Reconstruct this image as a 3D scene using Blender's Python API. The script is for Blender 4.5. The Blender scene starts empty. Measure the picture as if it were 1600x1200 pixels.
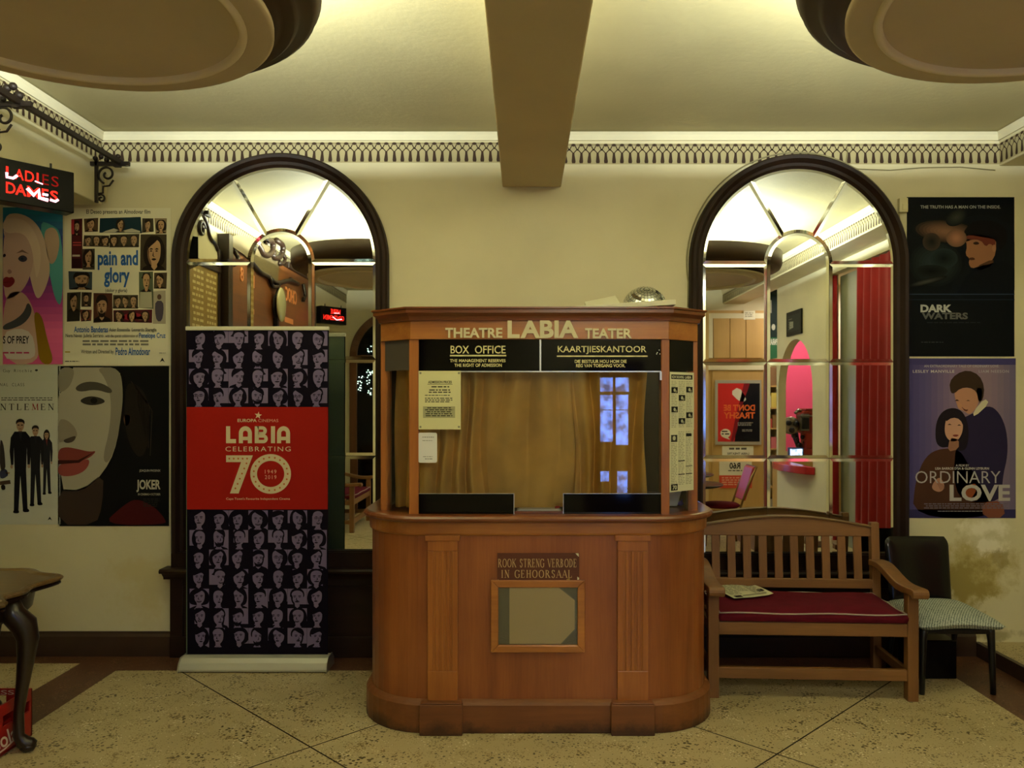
import bpy, math, random
from mathutils import Vector as V, Matrix

# ------------------------------------------------------------------ camera, world, exposure
F = 1250.0; VX, VY = 818.0, 632.0; EYE = 1.6          # focal length and vanishing point in pixels, eye height
sc = bpy.context.scene; C = sc.collection
cd = bpy.data.cameras.new('camera'); cam = bpy.data.objects.new('camera', cd); C.objects.link(cam)
cam.location = (0, 0, EYE); cam.rotation_euler = (math.pi/2, 0, 0)
cd.sensor_fit = 'HORIZONTAL'; cd.sensor_width = 36; cd.lens = 36*F/1600
cd.shift_x = -(VX-800)/1600; cd.shift_y = (VY-600)/1600; cd.clip_start = .02
sc.camera = cam
w = bpy.data.worlds.new('world'); sc.world = w; w.use_nodes = True
w.node_tree.nodes['Background'].inputs[0].default_value = (.9, .8, .55, 1)
w.node_tree.nodes['Background'].inputs[1].default_value = 0.0
sc.view_settings.view_transform = 'Standard'; sc.view_settings.look = 'None'
sc.view_settings.exposure = EXPO = 0.0; sc.view_settings.gamma = 1
sc.cycles.use_denoising = True
sc.cycles.max_bounces = 10; sc.cycles.diffuse_bounces = 5; sc.cycles.glossy_bounces = 6; sc.cycles.transparent_max_bounces = 12
sc.cycles.sample_clamp_indirect = 6
LAMP = (.93, 1.0, .90)
FILL_W = 32.0  # power of the added fill lamp behind the camera
BULB_W = 47.0            # each bulb hidden in the bowl of a ceiling light

# ------------------------------------------------------------------ helpers
def P(px, py, Y): return V(((px-VX)*Y/F, Y, EYE-(py-VY)*Y/F))
def PX(px, Y): return (px-VX)*Y/F
def PZ(py, Y): return EYE-(py-VY)*Y/F
def lin(h):
    h = h.lstrip('#'); r = []
    for i in (0, 2, 4):
        c = int(h[i:i+2], 16)/255; r.append(c/12.92 if c <= .04045 else ((c+.055)/1.055)**2.4)
    return tuple(r)+(1,)
MATS = {}
def mat(name, col, rough=.6, spec=.4, metal=0, var=0, vscale=6, bump=0, bscale=60, emit=None, es=0, stretch=None, coat=0, col2=None):
    """principled material with procedural colour variation and bump"""
    if name in MATS: return MATS[name]
    m = bpy.data.materials.new(name); m.use_nodes = True; n = m.node_tree.nodes; l = m.node_tree.links
    b = n['Principled BSDF']; c = lin(col) if isinstance(col, str) else tuple(col)+(1,)*(4-len(col))
    b.inputs['Base Color'].default_value = c; b.inputs['Roughness'].default_value = rough
    b.inputs['Specular IOR Level'].default_value = spec; b.inputs['Metallic'].default_value = metal
    if coat: b.inputs['Coat Weight'].default_value = coat; b.inputs['Coat Roughness'].default_value = .25
    if emit: b.inputs['Emission Color'].default_value = lin(emit); b.inputs['Emission Strength'].default_value = es
    if var or bump or col2:
        tc = n.new('ShaderNodeTexCoord'); mp = n.new('ShaderNodeMapping'); l.new(tc.outputs['Object'], mp.inputs[0])
        if stretch: mp.inputs['Scale'].default_value = stretch
        if var or col2:
            nz = n.new('ShaderNodeTexNoise'); nz.inputs['Scale'].default_value = vscale; nz.inputs['Detail'].default_value = 6
            l.new(mp.outputs[0], nz.inputs[0]); rp = n.new('ShaderNodeValToRGB')
            c2 = lin(col2) if col2 else tuple(x*(1+var) for x in c[:3])+(1,)
            c1 = c if col2 else tuple(x*(1-var) for x in c[:3])+(1,)
            rp.color_ramp.elements[0].position = .32; rp.color_ramp.elements[1].position = .68
            rp.color_ramp.elements[0].color = c1; rp.color_ramp.elements[1].color = c2
            l.new(nz.outputs[0], rp.inputs[0]); l.new(rp.outputs[0], b.inputs['Base Color'])
        if bump:
            nb = n.new('ShaderNodeTexNoise'); nb.inputs['Scale'].default_value = bscale; nb.inputs['Detail'].default_value = 4
            l.new(mp.outputs[0], nb.inputs[0]); bp = n.new('ShaderNodeBump'); bp.inputs['Strength'].default_value = bump
            bp.inputs['Distance'].default_value = .01; l.new(nb.outputs[0], bp.inputs['Height']); l.new(bp.outputs[0], b.inputs['Normal'])
    MATS[name] = m; return m
def ink(col, rough=.45):
    return mat('print_'+col.strip('#')+('' if rough == .45 else '_r%d' % (rough*100)), col, rough, .06)
def glow(name, col, s, var=0, vscale=8):
    if name in MATS: return MATS[name]
    m = bpy.data.materials.new(name); m.use_nodes = True; n = m.node_tree.nodes; l = m.node_tree.links
    n.remove(n['Principled BSDF']); e = n.new('ShaderNodeEmission'); e.inputs[0].default_value = lin(col); e.inputs[1].default_value = s
    if var:
        tc = n.new('ShaderNodeTexCoord'); nz = n.new('ShaderNodeTexNoise'); nz.inputs['Scale'].default_value = vscale
        l.new(tc.outputs['Object'], nz.inputs[0]); mr = n.new('ShaderNodeMapRange'); mr.inputs[1].default_value = .35; mr.inputs[2].default_value = .65
        mr.inputs[3].default_value = s*(1-var); mr.inputs[4].default_value = s*(1+var); l.new(nz.outputs[0], mr.inputs[0]); l.new(mr.outputs[0], e.inputs[1])
    l.new(e.outputs[0], n['Material Output'].inputs[0]); MATS[name] = m; return m
def wood(name, c1, c2, axis='z', rough=.35, coat=0, scale=14, spec=.4):
    """streaky grain running along one axis"""
    if name in MATS: return MATS[name]
    m = bpy.data.materials.new(name); m.use_nodes = True; n = m.node_tree.nodes; l = m.node_tree.links; b = n['Principled BSDF']
    tc = n.new('ShaderNodeTexCoord'); mp = n.new('ShaderNodeMapping'); l.new(tc.outputs['Object'], mp.inputs[0])
    s = [1.0, 1.0, 1.0]; s['xyz'.index(axis)] = .06; mp.inputs['Scale'].default_value = s
    n1 = n.new('ShaderNodeTexNoise'); n1.inputs['Scale'].default_value = scale; n1.inputs['Detail'].default_value = 8; n1.inputs['Distortion'].default_value = .4
    n2 = n.new('ShaderNodeTexNoise'); n2.inputs['Scale'].default_value = 2.2; n2.inputs['Detail'].default_value = 3
    n3 = n.new('ShaderNodeTexNoise'); n3.inputs['Scale'].default_value = scale*9; n3.inputs['Detail'].default_value = 3
    for x in (n1, n3): l.new(mp.outputs[0], x.inputs[0])
    l.new(tc.outputs['Object'], n2.inputs[0])
    r = n.new('ShaderNodeValToRGB'); r.color_ramp.elements[0].color = lin(c1); r.color_ramp.elements[1].color = lin(c2)
    r.color_ramp.elements[0].position = .3; r.color_ramp.elements[1].position = .72
    a = n.new('ShaderNodeMath'); a.operation = 'MULTIPLY_ADD'; a.inputs[1].default_value = .45; l.new(n1.outputs[0], a.inputs[0])
    q = n.new('ShaderNodeMath'); q.operation = 'MULTIPLY_ADD'; q.inputs[1].default_value = .4; l.new(n2.outputs[0], q.inputs[0])
    t = n.new('ShaderNodeMath'); t.operation = 'MULTIPLY'; t.inputs[1].default_value = .18; l.new(n3.outputs[0], t.inputs[0])
    l.new(t.outputs[0], q.inputs[2]); l.new(q.outputs[0], a.inputs[2]); l.new(a.outputs[0], r.inputs[0]); l.new(r.outputs[0], b.inputs['Base Color'])
    b.inputs['Roughness'].default_value = rough; b.inputs['Specular IOR Level'].default_value = spec
    if coat: b.inputs['Coat Weight'].default_value = coat; b.inputs['Coat Roughness'].default_value = .2
    bp = n.new('ShaderNodeBump'); bp.inputs['Strength'].default_value = .12; bp.inputs['Distance'].default_value = .004
    l.new(n3.outputs[0], bp.inputs['Height']); l.new(bp.outputs[0], b.inputs['Normal'])
    MATS[name] = m; return m
def glass_mat(name, tint=(1, 1, 1), ior=1.5):
    if name in MATS: return MATS[name]
    m = bpy.data.materials.new(name); m.use_nodes = True; n = m.node_tree.nodes; l = m.node_tree.links
    n.remove(n['Principled BSDF']); t = n.new('ShaderNodeBsdfTransparent'); t.inputs[0].default_value = tint+(1,)
    g = n.new('ShaderNodeBsdfGlossy'); g.inputs['Roughness'].default_value = .01
    f = n.new('ShaderNodeFresnel'); f.inputs[0].default_value = ior; x = n.new('ShaderNodeMixShader')
    l.new(f.outputs[0], x.inputs[0]); l.new(t.outputs[0], x.inputs[1]); l.new(g.outputs[0], x.inputs[2]); l.new(x.outputs[0], n['Material Output'].inputs[0])
    MATS[name] = m; return m

class MB:
    """collects shapes; build() links them as ONE mesh object"""
    def __init__(s): s.v = []; s.f = []; s.m = []; s.sm = []
    def add(s, vs, fs, m=0, smooth=False):
        o = len(s.v); s.v += [V(p) for p in vs]
        for f in fs: s.f.append([o+i for i in f]); s.m.append(m); s.sm.append(smooth)
        return s
    def box(s, x0, y0, z0, x1, y1, z1, m=0):
        x0, x1 = sorted((x0, x1)); y0, y1 = sorted((y0, y1)); z0, z1 = sorted((z0, z1))
        return s.add([(x0,y0,z0),(x1,y0,z0),(x1,y1,z0),(x0,y1,z0),(x0,y0,z1),(x1,y0,z1),(x1,y1,z1),(x0,y1,z1)],
                     [(3,2,1,0),(4,5,6,7),(0,1,5,4),(1,2,6,5),(2,3,7,6),(3,0,4,7)], m)
    def bar(s, a, b, w, h, up=(0,0,1), m=0):
        """rectangular bar from a to b"""
        a, b = V(a), V(b); d = (b-a).normalized(); u = V(up); r = d.cross(u)
        if r.length < 1e-4: r = d.cross(V((1,0,0)))
        r.normalize(); u = r.cross(d).normalized(); vs = []
        for p in (a, b):
            for i, j in ((-1,-1),(1,-1),(1,1),(-1,1)): vs.append(p+r*(i*w/2)+u*(j*h/2))
        return s.add(vs, [(3,2,1,0),(4,5,6,7),(0,1,5,4),(1,2,6,5),(2,3,7,6),(3,0,4,7)], m)
    def prism(s, poly, fn, d0, d1, m=0, smooth=False):
        """extrude a 2-D polygon; fn(u, v, d) gives the point"""
        n = len(poly); vs = [fn(u, v, d0) for u, v in poly]+[fn(u, v, d1) for u, v in poly]
        s.add(vs, [tuple(range(n))[::-1], tuple(range(n, 2*n))], m)
        o = len(s.v)-2*n
        for i in range(n):
            j = (i+1) % n; s.f.append([o+i, o+j, o+n+j, o+n+i]); s.m.append(m); s.sm.append(smooth)
        return s
    def lathe(s, prof, c, seg=48, m=0, smooth=True):
        c = V(c); vs = []; fs = []; n = len(prof)
        for k in range(seg):
            a = 2*math.pi*k/seg
            for r, z in prof: vs.append(c+V((r*math.cos(a), r*math.sin(a), z)))
        for k in range(seg):
            k2 = (k+1) % seg
            for i in range(n-1): fs.append((k*n+i, k2*n+i, k2*n+i+1, k*n+i+1))
        return s.add(vs, fs, m, smooth)
    def tube(s, pts, r, seg=8, m=0, smooth=True, flat=1.0, closed=False):
        pts = [V(p) for p in pts]; n = len(pts); rs = r if isinstance(r, (list, tuple)) else [r]*n; vs = []; fs = []
        u = None
        for i, p in enumerate(pts):
            t = (pts[min(i+1, n-1)]-pts[max(i-1, 0)]).normalized()
            if u is None:
                u = t.cross(V((0,0,1)))
                if u.length < .01: u = t.cross(V((0,1,0)))
            u = (u-t*u.dot(t)).normalized(); q = t.cross(u)
            for k in range(seg):
                a = 2*math.pi*k/seg; vs.append(p+u*(rs[i]*math.cos(a))+q*(rs[i]*flat*math.sin(a)))
        for i in range(n-1):
            for k in range(seg):
                k2 = (k+1) % seg; fs.append((i*seg+k, i*seg+k2, (i+1)*seg+k2, (i+1)*seg+k))
        fs += [tuple(range(seg))[::-1], tuple(range((n-1)*seg, n*seg))]
        return s.add(vs, fs, m, smooth)
    def grid(s, fn, nu, nv, m=0, smooth=True):
        vs = [fn(i/nu, j/nv) for j in range(nv+1) for i in range(nu+1)]
        fs = [(j*(nu+1)+i, j*(nu+1)+i+1, (j+1)*(nu+1)+i+1, (j+1)*(nu+1)+i) for j in range(nv) for i in range(nu)]
        return s.add(vs, fs, m, smooth)
    def ball(s, c, r, m=0, nu=16, nv=10, sx=1, sy=1, sz=1, smooth=True):
        c = V(c)
        return s.grid(lambda a, b: c+V((sx*r*math.sin(math.pi*b)*math.cos(2*math.pi*a), sy*r*math.sin(math.pi*b)*math.sin(2*math.pi*a), -sz*r*math.cos(math.pi*b))), nu, nv, m, smooth)
    def build(s, name, mats, parent=None, bevel=0, seg=2, solid=0, sub=0):
        mats = mats if isinstance(mats, (list, tuple)) else [mats]
        off = V((0,0,0)); q = parent
        while q: off += V(q.location); q = q.parent
        if parent is None:
            xs = [p.x for p in s.v]; ys = [p.y for p in s.v]
            off = V(((min(xs)+max(xs))/2, (min(ys)+max(ys))/2, min(p.z for p in s.v)))
        me = bpy.data.meshes.new(name); me.from_pydata([tuple(p-off) for p in s.v], [], s.f)
        for mt in mats: me.materials.append(mt)
        me.polygons.foreach_set('material_index', s.m); me.polygons.foreach_set('use_smooth', s.sm)
        me.update(); o = bpy.data.objects.new(name, me); C.objects.link(o)
        if parent: o.parent = parent
        else: o.location = off
        if solid: md = o.modifiers.new('solid', 'SOLIDIFY'); md.thickness = solid; md.offset = 0
        if bevel: md = o.modifiers.new('bevel', 'BEVEL'); md.width = bevel; md.segments = seg; md.limit_method = 'ANGLE'; md.angle_limit = math.radians(40)
        if sub: md = o.modifiers.new('sub', 'SUBSURF'); md.levels = md.render_levels = sub
        return o
def tag(o, label, cat, group=None, kind=None):
    o['label'] = label; o['category'] = cat
    if group: o['group'] = group
    if kind: o['kind'] = kind
    return o
def thing(name, loc, label, cat, group=None):
    o = bpy.data.objects.new(name, None); C.objects.link(o); o.location = loc; o.empty_display_size = .1
    return tag(o, label, cat, group)
def struct(o, label=None, cat=None):
    o['kind'] = 'structure'
    if label: o['label'] = label
    if cat: o['category'] = cat
    return o
def kids(o): return [c for c in C.objects if c.parent == o]
def dup(o, parent=None):
    c = o.copy(); C.objects.link(c)
    if parent: c.parent = parent
    for k in kids(o): dup(k, c)
    return c
def lamp(kind, loc, energy, col, size=.1, rot=(0,0,0), size_y=None, parent=None, name='lamp_light'):
    ld = bpy.data.lights.new(name, kind); ld.energy = energy; ld.color = col
    if kind == 'AREA':
        ld.size = size
        if size_y: ld.shape = 'RECTANGLE'; ld.size_y = size_y
    elif kind != 'SUN': ld.shadow_soft_size = size
    o = bpy.data.objects.new(name, ld); C.objects.link(o); o.location = loc; o.rotation_euler = rot
    if parent:
        o.parent = parent; o.location = V(loc)-V(parent.location)
    return o

# ---- flat lettering
_TX = {}
def glyphs(s, bold=0.0, space=1.0):
    """filled 2-D lettering, normalised to its own box: verts in 0..1, faces"""
    k = (s, bold, space)
    if k in _TX: return _TX[k]
    cu = bpy.data.curves.new('t', 'FONT'); cu.body = s; cu.resolution_u = 3; cu.fill_mode = 'FRONT'; cu.offset = bold; cu.space_character = space
    ob = bpy.data.objects.new('t', cu); me = bpy.data.meshes.new_from_object(ob)
    vs = [(v.co.x, v.co.y) for v in me.vertices]; fs = [tuple(p.vertices) for p in me.polygons]
    bpy.data.objects.remove(ob); bpy.data.curves.remove(cu); bpy.data.meshes.remove(me)
    x0 = min(v[0] for v in vs); x1 = max(v[0] for v in vs); y0 = min(v[1] for v in vs); y1 = max(v[1] for v in vs)
    vs = [((x-x0)/(x1-x0), (y-y0)/(y1-y0)) for x, y in vs]; _TX[k] = (vs, fs); return _TX[k]
# strokes of a small roman capital alphabet (x, y pairs; T thick, t thin), serifs where S
SER = {'A': ('t 0 0 .5 1', 'T .5 1 1 0', 't .2 .35 .8 .35', 'S 0 0', 'S 1 0'), 'B': ('T .15 0 .15 1', 'c .15 1 .75 1 .75 .55 .15 .53', 'c .15 .53 .9 .55 .9 0 .15 0', 'S .15 0', 'S .15 1'),
 'D': ('T .15 0 .15 1', 'c .15 1 1.1 1.05 1.1 -.05 .15 0', 'S .15 0', 'S .15 1'), 'E': ('T .15 0 .15 1', 't .15 1 .8 1', 't .15 .52 .62 .52', 't .15 0 .85 0', 't .8 1 .8 .82', 't .85 0 .85 .2', 't .62 .42 .62 .62', 'S .15 0', 'S .15 1'),
 'G': ('c .92 .8 .6 1.15 .0 1.05 .05 .45', 'c .05 .45 .1 -.15 .75 -.1 .9 .12', 'T .9 .1 .9 .45', 'S .88 .45', 't .92 .8 .92 1'), 'H': ('T .15 0 .15 1', 'T .85 0 .85 1', 't .15 .52 .85 .52', 'S .15 0', 'S .15 1', 'S .85 0', 'S .85 1'),
 'I': ('T .5 0 .5 1', 'S .5 0', 'S .5 1'), 'K': ('T .15 0 .15 1', 't .15 .42 .85 1', 'T .4 .6 .92 0', 'S .15 0', 'S .15 1', 'S .85 1', 'S .92 0'), 'L': ('T .15 0 .15 1', 't .15 0 .85 0', 't .85 0 .85 .25', 'S .15 0', 'S .15 1'),
 'M': ('t .1 0 .15 1', 'T .15 1 .5 .05', 't .5 .05 .85 1', 'T .85 1 .9 0', 'S .1 0', 'S .9 0', 'S .12 1', 'S .88 1'), 'N': ('t .12 0 .12 1', 'T .12 1 .88 0', 't .88 0 .88 1', 'S .12 0', 'S .12 1', 'S .88 1'),
 'O': ('c .05 .5 .05 1.17 .95 1.17 .95 .5', 'c .95 .5 .95 -.17 .05 -.17 .05 .5'), 'R': ('T .15 0 .15 1', 'c .15 1 .85 1.02 .85 .5 .15 .52', 'T .42 .52 .92 0', 'S .15 0', 'S .15 1', 'S .92 0'),
 'S': ('c .82 .82 .55 1.15 .0 1.0 .2 .68', 'c .2 .68 .3 .5 .9 .52 .8 .2', 'c .8 .2 .6 -.15 .2 -.05 .12 .2', 't .84 .8 .84 .98', 't .12 .02 .12 .22'), 'T': ('T .5 0 .5 1', 't .05 1 .95 1', 't .05 1 .05 .82', 't .95 1 .95 .82', 'S .5 0'),
 'V': ('T 0 1 .5 0', 't .5 0 1 1', 'S 0 1', 'S 1 1')}
WID = {'I': .45, 'E': .8, 'L': .8, 'B': .85, 'S': .75, 'M': 1.15, ' ': .55, 'O': 1.05, 'G': 1.0, 'R': .95, 'T': .9, 'K': 1.0}
def roman(s, gap=.22, tk=.13, tn=.055):
    """list of quads for a roman inscription, in letter heights"""
    Q = []; x = 0
    def seg(a, b, wd):
        d = V((b[0]-a[0], b[1]-a[1])); n = V((-d.y, d.x)).normalized()*wd/2; e = d.normalized()*wd*.15
        Q.append([(a[0]-e.x+n.x, a[1]-e.y+n.y), (a[0]-e.x-n.x, a[1]-e.y-n.y), (b[0]+e.x-n.x, b[1]+e.y-n.y), (b[0]+e.x+n.x, b[1]+e.y+n.y)])
    for ch in s:
        wd = WID.get(ch, .9)*.8
        for st in SER.get(ch, ()):
            k, *a = st.split(); a = [float(t) for t in a]
            if k in 'Tt': seg((x+a[0]*wd, a[1]), (x+a[2]*wd, a[3]), tk if k == 'T' else tn)
            elif k == 'S': seg((x+a[0]*wd-.13, a[1]), (x+a[0]*wd+.13, a[1]), .05)
            else:
                p = [(a[i], a[i+1]) for i in (0, 2, 4, 6)]; L = None
                for i in range(9):
                    t = i/8; b = [(1-t)**3, 3*t*(1-t)**2, 3*t*t*(1-t), t**3]
                    q = (x+wd*sum(b[j]*p[j][0] for j in range(4)), sum(b[j]*p[j][1] for j in range(4)))
                    if L: d = (q[0]-L[0], q[1]-L[1]); seg(L, q, tn+(tk-tn)*abs(d[1])/max(1e-6, math.hypot(*d)))
                    L = q
        x += wd+gap
    return Q, x-gap
def smooth(p, n=2, closed=True):
    for _ in range(n):
        q = []
        for i in range(len(p)):
            a = p[i]; b = p[(i+1) % len(p)]
            q += [(.75*a[0]+.25*b[0], .75*a[1]+.25*b[1]), (.25*a[0]+.75*b[0], .25*a[1]+.75*b[1])]
        p = q
    return p
def ell(cx, cy, rx, ry, n=20, a0=0, a1=360, rot=0):
    r = math.radians(rot); out = []
    for i in range(n+(0 if a1-a0 == 360 else 1)):
        a = math.radians(a0+(a1-a0)*i/n); x, y = rx*math.cos(a), ry*math.sin(a)
        out.append((cx+x*math.cos(r)-y*math.sin(r), cy+x*math.sin(r)+y*math.cos(r)))
    return out
class Sheet:
    """a printed sheet: one mesh, ink shapes laid in thin layers. fn(u, v, d): d metres in front of the sheet"""
    def __init__(s, fn, flip=False): s.fn = fn; s.b = MB(); s.mats = []; s.L = 1; s.flip = flip; s.step = .00035
    def mi(s, col):
        m = ink(col) if isinstance(col, str) else col
        if m not in s.mats: s.mats.append(m)
        return s.mats.index(m)
    def up(s): s.L += 1
    def poly(s, pts, col, sm=0):
        if sm: pts = smooth(pts, sm)
        a = sum(pts[i][0]*pts[(i+1) % len(pts)][1]-pts[(i+1) % len(pts)][0]*pts[i][1] for i in range(len(pts)))
        if (a > 0) != s.flip: pts = pts[::-1]
        s.b.add([s.fn(u, v, s.L*s.step) for u, v in pts], [tuple(range(len(pts)))], s.mi(col))
    def rect(s, x0, y0, x1, y1, col): s.poly([(x0, y0), (x1, y0), (x1, y1), (x0, y1)], col)
    def strip(s, pts, wd, col):
        for a, b in zip(pts, pts[1:]):
            d = V((b[0]-a[0], b[1]-a[1]));
            if d.length < 1e-6: continue
            n = V((-d.y, d.x)).normalized()*wd/2; s.poly([(a[0]+n.x, a[1]+n.y), (a[0]-n.x, a[1]-n.y), (b[0]-n.x, b[1]-n.y), (b[0]+n.x, b[1]+n.y)], col)
    def base(s, x0, y0, x1, y1, col, t=.0012):
        vs = [s.fn(u, v, d) for d in (-t, 0) for u, v in ((x0, y0), (x1, y0), (x1, y1), (x0, y1))]
        s.b.add(vs, [(3,2,1,0),(4,5,6,7),(0,1,5,4),(1,2,6,5),(2,3,7,6),(3,0,4,7)], s.mi(col))
    def text(s, t, x0, y0, x1, y1, col, bold=0.0, slant=0, space=1.0, depth=0):
        vs, fs = glyphs(t, bold, space); k = s.mi(col)
        pts = [(x0+(x1-x0)*u+slant*v*(y1-y0), y1+(y0-y1)*v) for u, v in vs]
        if not depth: s.b.add([s.fn(u, v, s.L*s.step) for u, v in pts], fs, k)
        else:
            n = len(pts); o = [s.fn(u, v, 0) for u, v in pts]+[s.fn(u, v, depth) for u, v in pts]; E = {}
            for f in fs:
                for i in range(len(f)):
                    e = (f[i], f[(i+1) % len(f)]); E[e] = 1
            side = [(a, b, b+n, a+n) for a, b in E if (b, a) not in E]
            s.b.add(o, [tuple(i+n for i in f) for f in fs]+side, k)
    def roman(s, t, x0, y0, x1, y1, col, **k):
        Q, wd = roman(t, **k); h = y1-y0
        for q in Q: s.poly([(x0+(x1-x0)*u/wd, y1-h*v) for u, v in q], col)
    def lines(s, x0, y0, x1, y1, n, col, seed=0, wd=.5, ragged=.3, center=False):
        """rows of tiny words too small to read"""
        R = random.Random(seed); st = (y1-y0)/n
        for i in range(n):
            e = (x1-x0)*(1-ragged*R.random()); xa = (x0+x1-e)/2 if center else x0; x = xa; y = y0+i*st
            while x < xa+e-1e-6:
                wl = min(st*R.uniform(.8, 2.6), xa+e-x); s.rect(x, y, x+wl, y+st*wd, col); x += wl+st*.45
    def build(s, name, parent=None): return s.b.build(name, s.mats, parent)
def wallmap(Y): return lambda u, v, d: P(u, v, Y)+V((0, -d, 0))
# ------------------------------------------------------------------ the room
WY = 5.10                      # back wall
CEIL = 3.34
BACK = -2.0                    # wall behind the photographer
XL, XR = -3.7, 4.6
def plaster(name, col, stains=()):
    m = mat(name, col, .75, .25, var=.06, vscale=1.6, bump=.12, bscale=28)
    n = m.node_tree.nodes; l = m.node_tree.links; b = n['Principled BSDF']
    if not stains: return m
    src = b.inputs['Base Color'].links[0].from_socket
    g = n.new('ShaderNodeNewGeometry')
    for (cx, cz, rx, rz, col2, amt, s) in stains:      # damp marks: a noisy blob around one spot of the wall
        mp = n.new('ShaderNodeMapping'); mp.vector_type = 'POINT'; mp.inputs['Location'].default_value = (-cx/rx, 0, -cz/rz); mp.inputs['Scale'].default_value = (1/rx, 0, 1/rz)
        l.new(g.outputs['Position'], mp.inputs[0]); ln = n.new('ShaderNodeVectorMath'); ln.operation = 'LENGTH'; l.new(mp.outputs[0], ln.inputs[0])
        nz = n.new('ShaderNodeTexNoise'); nz.inputs['Scale'].default_value = s; nz.inputs['Detail'].default_value = 8; nz.inputs['Roughness'].default_value = .65
        l.new(g.outputs['Position'], nz.inputs[0])
        a = n.new('ShaderNodeMath'); a.operation = 'MULTIPLY_ADD'; a.inputs[1].default_value = 2.4; a.inputs[2].default_value = -.7
        l.new(nz.outputs[0], a.inputs[0]); d = n.new('ShaderNodeMath'); d.operation = 'SUBTRACT'; l.new(a.outputs[0], d.inputs[0]); l.new(ln.outputs['Value'], d.inputs[1])
        mr = n.new('ShaderNodeMapRange'); mr.inputs[1].default_value = -.35; mr.inputs[2].default_value = .1; mr.inputs[4].default_value = amt; l.new(d.outputs[0], mr.inputs[0])
        mx = n.new('ShaderNodeMix'); mx.data_type = 'RGBA'; l.new(mr.outputs[0], mx.inputs[0]); l.new(src, mx.inputs[6]); mx.inputs[7].default_value = lin(col2); src = mx.outputs[2]
    l.new(src, b.inputs['Base Color']); return m
CREAM = '#d6cfac'
M_wall = plaster('cream_plaster', CREAM)
M_back = plaster('stained_cream_plaster', CREAM, [(2.86, .52, .34, .30, '#b09f5c', .8, 5.5), (2.80, .46, .26, .22, '#93823f', .75, 11), (3.02, .62, .10, .10, '#8f7f48', .6, 16), (2.95, .13, .25, .06, '#7d7040', .6, 8), (2.98, .70, .14, .07, '#f1ecd8', .9, 14),
                                              (2.95, .82, .22, .08, '#f4efdc', .8, 8), (-2.4, .45, .35, .3, '#c9bb86', .6, 5), (-2.55, .9, .12, .1, '#b9a96c', .5, 9)])
M_ceil = plaster('ceiling_plaster', '#b9b189')
M_cove = plaster('cornice_plaster', '#dcd6b8')
M_beam = plaster('beam_plaster', '#c8ba96')
M_field = mat('terrazzo_field', '#c2ae78', .38, .4)
def terrazzo(m, base, dk):
    n = m.node_tree.nodes; l = m.node_tree.links; b = n['Principled BSDF']; g = n.new('ShaderNodeNewGeometry')
    big = n.new('ShaderNodeTexNoise'); big.inputs['Scale'].default_value = 1.4; big.inputs['Detail'].default_value = 4; l.new(g.outputs['Position'], big.inputs[0])
    r0 = n.new('ShaderNodeValToRGB'); r0.color_ramp.elements[0].color = lin(base[0]); r0.color_ramp.elements[1].color = lin(base[1]); r0.color_ramp.elements[0].position = .3; r0.color_ramp.elements[1].position = .7
    l.new(big.outputs[0], r0.inputs[0]); src = r0.outputs[0]
    for sc_, th, colr in ((48, .20, dk[0]), (85, .25, dk[1]), (62, .13, dk[2])):
        v = n.new('ShaderNodeTexVoronoi'); v.inputs['Scale'].default_value = sc_; l.new(g.outputs['Position'], v.inputs[0])
        nz = n.new('ShaderNodeTexNoise'); nz.inputs['Scale'].default_value = sc_*.13; l.new(g.outputs['Position'], nz.inputs[0])
        t = n.new('ShaderNodeMath'); t.operation = 'MULTIPLY_ADD'; t.inputs[1].default_value = 1.1; t.inputs[2].default_value = th-.55; l.new(nz.outputs[0], t.inputs[0])
        lt = n.new('ShaderNodeMath'); lt.operation = 'LESS_THAN'; l.new(v.outputs['Distance'], lt.inputs[0]); l.new(t.outputs[0], lt.inputs[1])
        mx = n.new('ShaderNodeMix'); mx.data_type = 'RGBA'; l.new(lt.outputs[0], mx.inputs[0]); l.new(src, mx.inputs[6]); mx.inputs[7].default_value = lin(colr); src = mx.outputs[2]
    l.new(src, b.inputs['Base Color'])
terrazzo(M_field, ('#ad9e75', '#c1b189'), ('#54472c', '#86724a', '#ddd2b4'))
M_band = mat('terrazzo_band', '#5b3a2a', .4, .4); terrazzo(M_band, ('#4f3022', '#623e2c'), ('#3b2418', '#70503a', '#7d6048'))
M_joint = mat('dark_joint', '#2b2216', .6)
M_skirt = mat('dark_skirting', '#3a2a20', .45, .4, var=.2, vscale=5)

# floor: field, border band and dark joint strips as one paved surface
fl = MB()
def flat(x0, y0, x1, y1, m): fl.add([(x0, y0, 0), (x1, y0, 0), (x1, y1, 0), (x0, y1, 0)], [(0, 1, 2, 3)], m)
flat(-2.45, BACK, 2.53, 4.81, 0); flat(-2.74, BACK, -2.45, 5.3, 1); flat(-2.45, 4.81, 2.53, 5.3, 1); flat(2.53, BACK, 3.0, 5.3, 1)
flat(-3.9, BACK, -2.74, 4.944, 0); flat(-3.9, 4.944, -2.74, 5.3, 1); flat(3.0, BACK, 4.8, 5.3, 0); flat(-3.9, BACK-.3, 4.8, BACK, 1)
def joint(sg, k):                                   # lines y = k + sg*x clipped to the field
    pts = []
    for x in (-2.45, 2.53):
        y = k+sg*x; y2 = min(max(y, -1.9), 4.81); pts.append(V(((y2-k)/sg, y2, .0006)))
    if (pts[1]-pts[0]).length < .05: return
    d = (pts[1]-pts[0]).normalized(); nrm = V((-d.y, d.x, 0))*.0042
    fl.add([pts[0]+nrm, pts[0]-nrm, pts[1]-nrm, pts[1]+nrm], [(0, 1, 2, 3)], 2)
for k in (-1.45, .66, 2.74, 4.82): joint(-1, k)
for k in (-1.9, .3, 2.5, 4.73): joint(1, k)
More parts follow.
